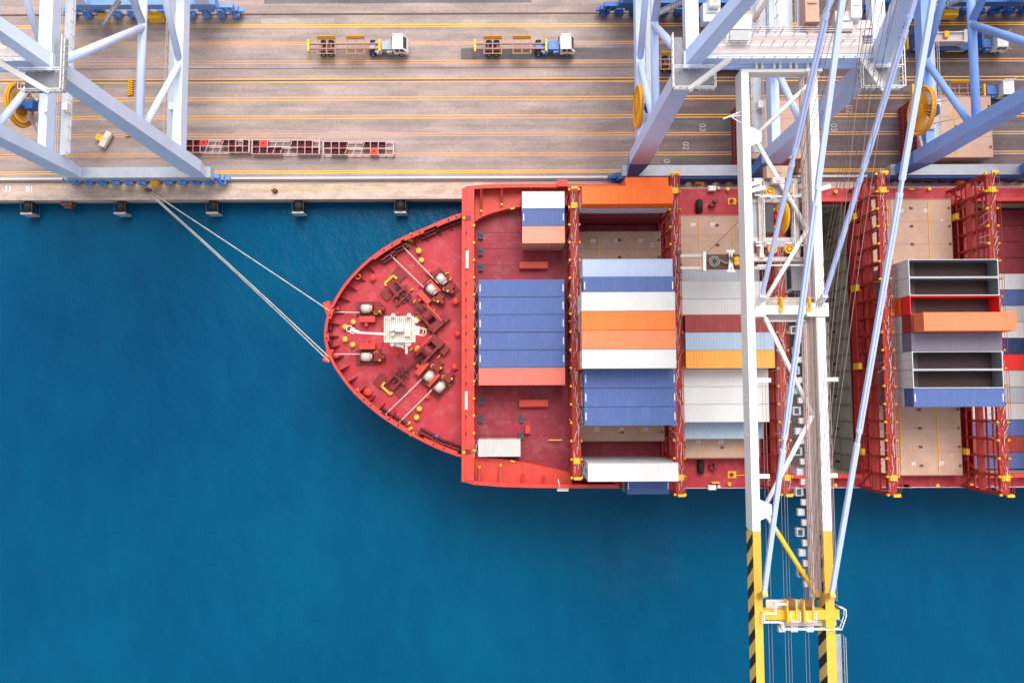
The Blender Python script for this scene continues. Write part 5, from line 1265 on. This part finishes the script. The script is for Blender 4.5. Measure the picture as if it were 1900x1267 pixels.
# yellow boom end platform
e0, e1 = U(1450,1149,BZ).y, U(1450,1131,BZ).y
b = MB(); b.box(gl1-.2,gr1+.45,e0,e1,BZ-1.0,BZ+.05); b.build('tip_cross_beam', M['boom_yellow'], c2)
b = MB(); b.box(gl1+2.0,gr1+.45,e0-.85,e0,BZ-.9,BZ-.75); b.box(gl1+.6,gr0-1.2,e1,e1+.8,BZ-.9,BZ-.75); b.build('tip_platform', M['pink_white'], c2)
b = MB(); z = BZ-.75
b.rail([(gl1-.2,e0-.2,z),(gl1+1.9,e0-.2,z),(gl1+1.9,e0-.9,z),(gr1+.5,e0-.9,z),(gr1+1.0,e0+.4,z),(gr1+1.0,e1+.1,z),(gr1+.45,e1+.3,z)],1.1,.05,.9)
b.rail([(gl1-.2,e0+.1,BZ+.05),(gl1-.2,e1-.1,BZ+.05),(gl1+1.0,e1-.1,BZ+.05),(gl1+1.0,e1+.8,BZ+.05),(gl1+2.2,e1+.8,BZ+.05)],1.0,.045,.9); b.rail([(gl1+2.5,e1+.1,BZ+.05),(gl1+2.5,e0+.1,BZ+.05),(gl1+3.4,e0+.1,BZ+.05),(gl1+3.4,e1+.1,BZ+.05)],1.0,.045,.9); b.rail([(gl1+4.1,e1+.1,BZ+.05),(gl1+4.1,e0+.1,BZ+.05),(gl1+5,e0+.1,BZ+.05),(gl1+5,e1+.1,BZ+.05)],1.0,.045,.9); b.build('guard_rail', M['white'], c2)
for px in (1468,1499):
    c = U(px,1122,BZ+.5); b = MB(); b.tube((c.x-.32,c.y,BZ+.25),(c.x+.32,c.y,BZ+.25),.62,18); sh = b.build('rope_sheave', M['rust'], c2)
    b = MB(); b.box(c.x-.52,c.x-.36,c.y-1.7,c.y+.5,BZ+.06,BZ+.75); b.box(c.x+.36,c.x+.52,c.y-1.7,c.y+.5,BZ+.06,BZ+.75); b.box(c.x-.36,c.x+.36,c.y-1.7,c.y-.5,BZ+.06,BZ+.62); b.build('sheave_housing', M['yellow'], sh)
for i, px in enumerate((1452,1475,1504)): c = U(px,1168,BZ-1); b = MB(); b.box(c.x-.35,c.x+.35,c.y-.25,c.y+.35,BZ-1.6,BZ-1.1); b.bar(c+Vector((0,.3,-.2)),c+Vector((0,.9,.1)),.1,.1); b.build('floodlight', M['white'], c2)
# forestays : links with pin joints
AP = [Vector((26.2,39.2,68.0)), Vector((33.4,39.4,68.0))]
for base_px, apx, jts, wd in (((1412,556,45.2),0,(.40,.74),.36),((1417,1106,45.2),0,(.26,.62),.42),((1528,556,45.2),1,(.36,.70),.36),((1542,1108,45.2),1,(.27,.63),.42)):
    a = U(*base_px); c = AP[apx]; b = MB(); ts = [0]+list(jts)+[1]
    for i in range(len(ts)-1):
        p = a.lerp(c, ts[i]+(.008 if i else 0)); q = a.lerp(c, ts[i+1]-.008)
        if i % 2: 
            for s in (-.12,.12): b.bar(p+Vector((s,0,0)),q+Vector((s,0,0)),.19,.4)
            o = p.lerp(q,.5); b.bar(o+Vector((-.16,0,0)),o+Vector((.16,0,0)),.3,.3)
        else: b.bar(p, q, wd, .4)
    st = b.build('forestay', M['stay'], c2)
    for jt in jts:
        o = a.lerp(c, jt); d = (c-a).normalized(); b = MB(); b.bar(o-d*.9, o+d*.9, .2, .5); 
        for k in (-.7,.7): b.tube(o+d*k-Vector((.24,0,0)), o+d*k+Vector((.24,0,0)), .17, 10)
        b.build('pin_joint', M['crane_mid'], st)
    b = MB(); b.bar(a+Vector((0,-.3,-1.2)), a+Vector((0,.4,.5)), .5, .5, (0,1,0)); b.build('stay_lug', M['boom_yellow'] if base_px[1] > 900 else M['white'], st)
# boom hoist ropes
rnd = random.Random(9)
def ropes(nm, n_, x0, x1, pend, spread, mat, r=.024):
    for i in range(n_):
        f = i/(n_-1); a = Vector((x0+(x1-x0)*f, 39.6+rnd.uniform(-.3,.3), 67.6+rnd.uniform(-.6,.6))); e = U(*pend)+Vector(((f-.5)*spread,rnd.uniform(-.15,.15),0))
        b = MB(); m_ = a.lerp(e,.5)-Vector((0,0,.5)); b.path([a,a.lerp(e,.25)-Vector((0,0,.38)),m_,a.lerp(e,.75)-Vector((0,0,.38)),e], r, 5); b.build(nm, mat[i % len(mat)], c2)
ropes('hoist_rope', 6, 27.9, 31.0, (1499,1118,BZ+.8), 1.0, [M['wire_brown'],M['wire_pale']])
ropes('hoist_rope', 5, 29.0, 31.8, (1524,572,BZ+.4), 1.1, [M['wire_brown']])
ropes('hoist_rope', 3, 27.4, 28.6, (1478,330,BZ+.2), .8, [M['wire_brown']])
for px in (1419,1425,1449,1455,1460,1486,1492):
    b = MB(); a = U(px,1700,BZ-1.4); c = U(px,300,BZ-1.4); x = U(px,900,BZ-1.4).x; b.tube((x,-40,BZ-1.4),(x,20,BZ-1.4),.022,5); b.build('trolley_rope', M['wire_pale'], c2)
# rails, gratings and equipment around the hinge and along the fixed girders
b = MB()
for x0, x1, py0, py1, z in ((26.6,27.6,0,100,BZ-1.2),(28.6,30.6,-60,104,BZ-1.3),(27.6,28.6,60,104,BZ-1.25)):
    b.box(x0,x1,U(1450,py1,z).y,U(1450,py0,z).y,z-.1,z)
b.box(24.2,36.5,U(1450,72,BZ).y,U(1450,52,BZ).y,BZ-1.0,BZ-.9); b.build('hinge_walkway', M['lightgrey'], c2)
b = MB(); z = BZ-.9; yA_, yB_ = U(1450,72,BZ).y, U(1450,52,BZ).y
b.rail([(24.2,yA_,z),(36.5,yA_,z)],1.1,.05,1.2); b.rail([(24.2,yB_,z),(36.5,yB_,z)],1.1,.05,1.2)
for x in (26.6,27.6,28.6,30.6): b.rail([(x,yB_,z-.2),(x,80,z-.2)],1.1,.04,1.5)
for k in range(4): b.bar((26.2+k*.5,40+k*3,z),(28.0+k*.6,43+k*4,z+3.0),.5,.1); b.rail([(26.2+k*.5,40+k*3,z),(28.0+k*.6,43+k*4,z+3.0)],1.0,.05,.8)
b.bar((33,yB_,z),(35,yB_+6,z+5),.6,.1); b.rail([(33,yB_,z),(35,yB_+6,z+5)],1.0,.05,.8); b.rail([(34.4,yB_,z),(36.4,yB_+6,z+5)],1.0,.05,.8); b.build('guard_rail', M['pink_white'], c2)
c = U(1372,52,BZ+2.2)
b = MB(); x0, x1, y0_, y1_ = c.x-1.5, c.x+1.3, c.y-1.5, c.y+1.3
b.add([(x0,y0_+.5,BZ-.5),(x1,y0_+.5,BZ-.5),(x1,y1_,BZ-.5),(x0,y1_,BZ-.5),(x0+.3,y0_,BZ+1.4),(x1,y0_,BZ+1.4),(x1,y1_,BZ+2.4),(x0+.3,y1_,BZ+2.4)],[(3,2,1,0),(4,5,6,7),(0,1,5,4),(1,2,6,5),(2,3,7,6),(3,0,4,7)])
cb = b.build('service_cabin', M['white'], c2)
b = MB(); b.box(x0+.6,x1-.3,y0_+.25,y1_-1.1,BZ+1.55,BZ+1.95); b.box(x0+.5,x1-.3,y0_+.02,y0_+.3,BZ+.2,BZ+1.1); b.each('window', M['glass_grey'], cb)
b = MB(); b.rail([(x0-.6,y0_-1.1,BZ-.6),(x1+.6,y0_-1.1,BZ-.6)],1.1,.05,.8); b.rail([(x0-.6,y0_-.4,BZ-.6),(x1+.6,y0_-.4,BZ-.6)],1.1,.05,.8); b.box(x0-.6,x1+.6,y0_-1.1,y0_-.2,BZ-.75,BZ-.62); b.build('cabin_balcony', M['white'], cb)
b = MB(); c = U(1341,57,BZ+1); b.cbox(c+Vector((0,0,-1.2)),.8,1.3,1.4); b.cbox(c+Vector((-.7,-.2,-1.2)),.6,.9,1.0); b.build('hoist_motor', M['orange_yellow'], c2)
for px, py, w_, l_, h_, mt in ((1385,20,1.0,2.4,1.2,'tan'),(1502,12,1.6,4.5,1.5,'tan'),(1560,45,2.0,2.2,1.6,'pink_white'),(1600,55,2.8,1.8,1.15,'pink_white'),(1580,20,1.2,3.0,2.0,'white'),(1440,70,2.6,.9,.8,'grey'),(1480,66,2.0,.7,.7,'lightgrey'),(1320,25,2.0,2.2,1.0,'lightgrey'),(1322,10,1.2,1.2,1.8,'white')):
    b = MB(); c = U(px,py,BZ); b.cbox((c.x,c.y,BZ-.8),w_,l_,h_,0,0,.92); b.box(c.x-w_*.3,c.x+w_*.3,c.y-.1,c.y+.1,BZ-.8+h_,BZ-.65+h_); b.build('machinery_cover', M[mt], c2)
b = MB()
for px in (1372,1412,1448): 
    c = U(px,96,BZ-1.4); b.tube((c.x,c.y-.2,BZ-1.5),(c.x+.6,c.y-.2,BZ-1.5),.75,16)
b.each('rope_drum', M['darkgrey'], c2)

# ---- trolley on the boom
TY = U(1450,405,BZ-1).y; TX = (gl1+gr0)/2
t = thing('crane_trolley', 'trolley with orange reel running between the white boom girders', 'crane trolley', (TX, TY, BZ-2.2))
hw = (gr0-gl1)/2-.15; L2 = 4.2
b = MB()
for s in (-1,1): b.box(s*1.9-.22,s*1.9+.22,-L2,L2,0,1.0)
for y in (-L2-.1,-2.2,2.0,L2): b.box(-hw+.3,hw-.3,y-.22,y+.22,.1,.8)
b.build('frame', M['pink_white'], t)
b = MB(); b.box(-hw,-hw+1.3,-2.6,2.6,.5,.62); b.box(hw-1.6,hw-.6,-3.6,3.6,.5,.62); b.box(-1.6,1.6,2.3,4.0,.9,1.0); b.box(-1.6,1.6,-3.0,-2.4,.7,.8); b.build('grating', M['grey'], t)
b = MB(); b.rail([(-hw+1.3,-2.6,.62),(-hw+1.3,2.6,.62)],1.0,.05,.9); b.rail([(-2.2,2.2,1.0),(2.2,2.2,1.0)],.9,.05,.9); b.rail([(hw-1.6,-3.6,.62),(hw-1.6,3.6,.62)],1.0,.05,.9); b.rail([(-hw+.4,-L2-.9,.8),(hw-.4,-L2-.9,.8)],.9,.05,.9); b.build('guard_rail', M['white'], t)
for x, y in ((-.8,-3.3),(.95,-3.3),(-.9,2.9),(.85,2.9)):
    b = MB(); b.ring((x,y,1.15),.42,.12,'Z',18,6); b.cyl((x,y,1.02),.2,.25,10)
    for k in range(5): a = k*1.257; b.bar((x,y,1.15),(x+.4*math.cos(a),y+.4*math.sin(a),1.15),.09,.08)
    b.build('rope_sheave', M['orange_yellow'], t)
b = MB(); b.ring((.55,.1,.9),1.55,.13,'X',30,6); b.tube((.35,.1,.9),(.7,.1,.9),1.45,26); rl = b.build('cable_reel', M['orange_yellow'], t)
b = MB()
for k in range(18): a = 2*math.pi*k/18; b.tube((.73,.1+.3*math.cos(a),.9+.3*math.sin(a)),(.73,.1+1.5*math.cos(a),.9+1.5*math.sin(a)),.05,5)
b.build('spokes', M['rust'], rl)
b = MB(); b.tube((-.45,.1,.9),(.3,.1,.9),.38,14); b.tube((-.3,.1,.9),(-.1,.1,.9),.7,18); b.build('reel_motor', M['box_red'], t)
b = MB(); b.box(-1.5,-.5,-1.5,1.6,.3,.95); b.build('winch_base', M['darkgrey'], t)
for k, (x, y, w_, l_, h_) in enumerate(((0,4.9,2.9,1.4,.9),(-2.3,3.5,.9,1.6,.9),(2.6,2.5,.7,.7,.7),(2.6,-.8,.6,.8,.6),(-.2,3.9,1.4,.7,1.2))):
    b = MB(); b.cbox((x,y,.7),w_,l_,h_,0,0,.92); b.box(x-.2,x+.2,y-.1,y+.1,.7+h_,.8+h_); b.build('motor_cover', M['tan' if k == 0 else 'pink_white'], t)
for k, (x, y) in enumerate(((-2.3,2.45),(-1.2,2.45),(1.1,2.15),(2.2,2.5),(-.6,2.1),(-2.3,-2.95),(-1.2,-2.7),(.9,-2.7),(2.2,-2.95),(-2.3,-2.6))):
    b = MB(); b.box(x-.32,x+.32,y-.07,y+.07,1.3,1.42); b.bar((x,y,.8),(x,y,1.3),.08,.08,(1,0,0)); b.build('lamp', M['white'], t)
# operator cabin below
b = MB(); c = U(1480,514,BZ-4); dx, dy = c.x-TX, c.y-TY
b.box(dx-.9,dx+.9,dy-1.6,dy+1.6,-3.2,-.9); cb = b.build('operator_cabin', M['lightgrey'], t)
b = MB(); b.box(dx-.92,dx-.905,dy-1.3,dy+1.3,-2.6,-1.3); b.box(dx-.7,dx+.7,dy-1.63,dy-1.605,-2.8,-1.3); b.each('window', M['glass'], cb)
b = MB(); b.box(dx-.95,dx+.95,dy+1.6,-L2,-.9,-.7); b.bar((dx,dy,-.9),(dx,-L2,.2),.3,.3); b.build('cabin_hanger', M['pink_white'], t)
# ---- spreader hanging below
SZ = 20.8; c = U(1351,487,SZ)
t = thing('container_spreader', 'pale container spreader hanging from the boom above the third bay', 'spreader', (TX,c.y,SZ))
b = MB()
for y in (-.85,.85): b.bar((-6.0,y,.35),(-2.6,y,.35),.42,.5); b.bar((2.6,y,.35),(6.0,y,.35),.42,.5)
b.build('telescopic_beam', M['pink_white'], t)
for s in (-1,1): 
    b = MB(); b.box(*sorted((s*5.75,s*6.1)),-1.22,1.22,.1,.7); b.cbox((s*5.9,-1.25,.0),.6,.5,.9); b.cbox((s*5.9,1.25,.0),.6,.5,.9); b.build('end_beam', M['rust'], t)
    b = MB(); b.box(*sorted((s*2.35,s*2.75)),-1.3,1.3,.2,1.0); b.build('frame_beam', M['white'], t)
b = MB(); b.box(-2.35,2.35,-1.0,1.0,.15,.6); b.box(-2.2,2.2,-.15,.15,.6,.8); b.build('main_frame', M['rust'], t)
b = MB(); b.ring((-1.2,0,.85),.65,.07,'Z',20,5); b.ring((-1.2,0,.85),.4,.06,'Z',20,5); b.path([(-.5,.2,.9),(.3,-.3,.9),(.9,-.1,.9)],.07,6); b.build('cable_basket', M['grey'], t)
b = MB(); b.box(.35,1.5,-1.5,-1.2,.7,1.1); b.box(.35,1.5,1.2,1.5,.7,1.1); b.bar((.7,-1.3,.9),(1.1,1.3,.9),.3,.35); b.bar((1.2,-1.3,.9),(.8,1.3,.9),.25,.35); b.build('head_block', M['white'], t)
b = MB(); b.tube((1.75,-.5,.9),(1.75,.5,.9),.38,14); b.tube((1.75,-.6,.9),(1.75,.6,.9),.2,10); b.build('sheave', M['yellow'], t)
for i, (x, y) in enumerate(((-2.2,1.1),(-2.2,-1.1),(2.2,1.1),(2.2,-1.1))):
    b = MB(); b.tube((x,y,.9),(x*.4,(TY-c.y)+(2.9 if y > 0 else -3.3),BZ-2.2-SZ),.03,5); b.build('hoist_rope', M['wire'], t)
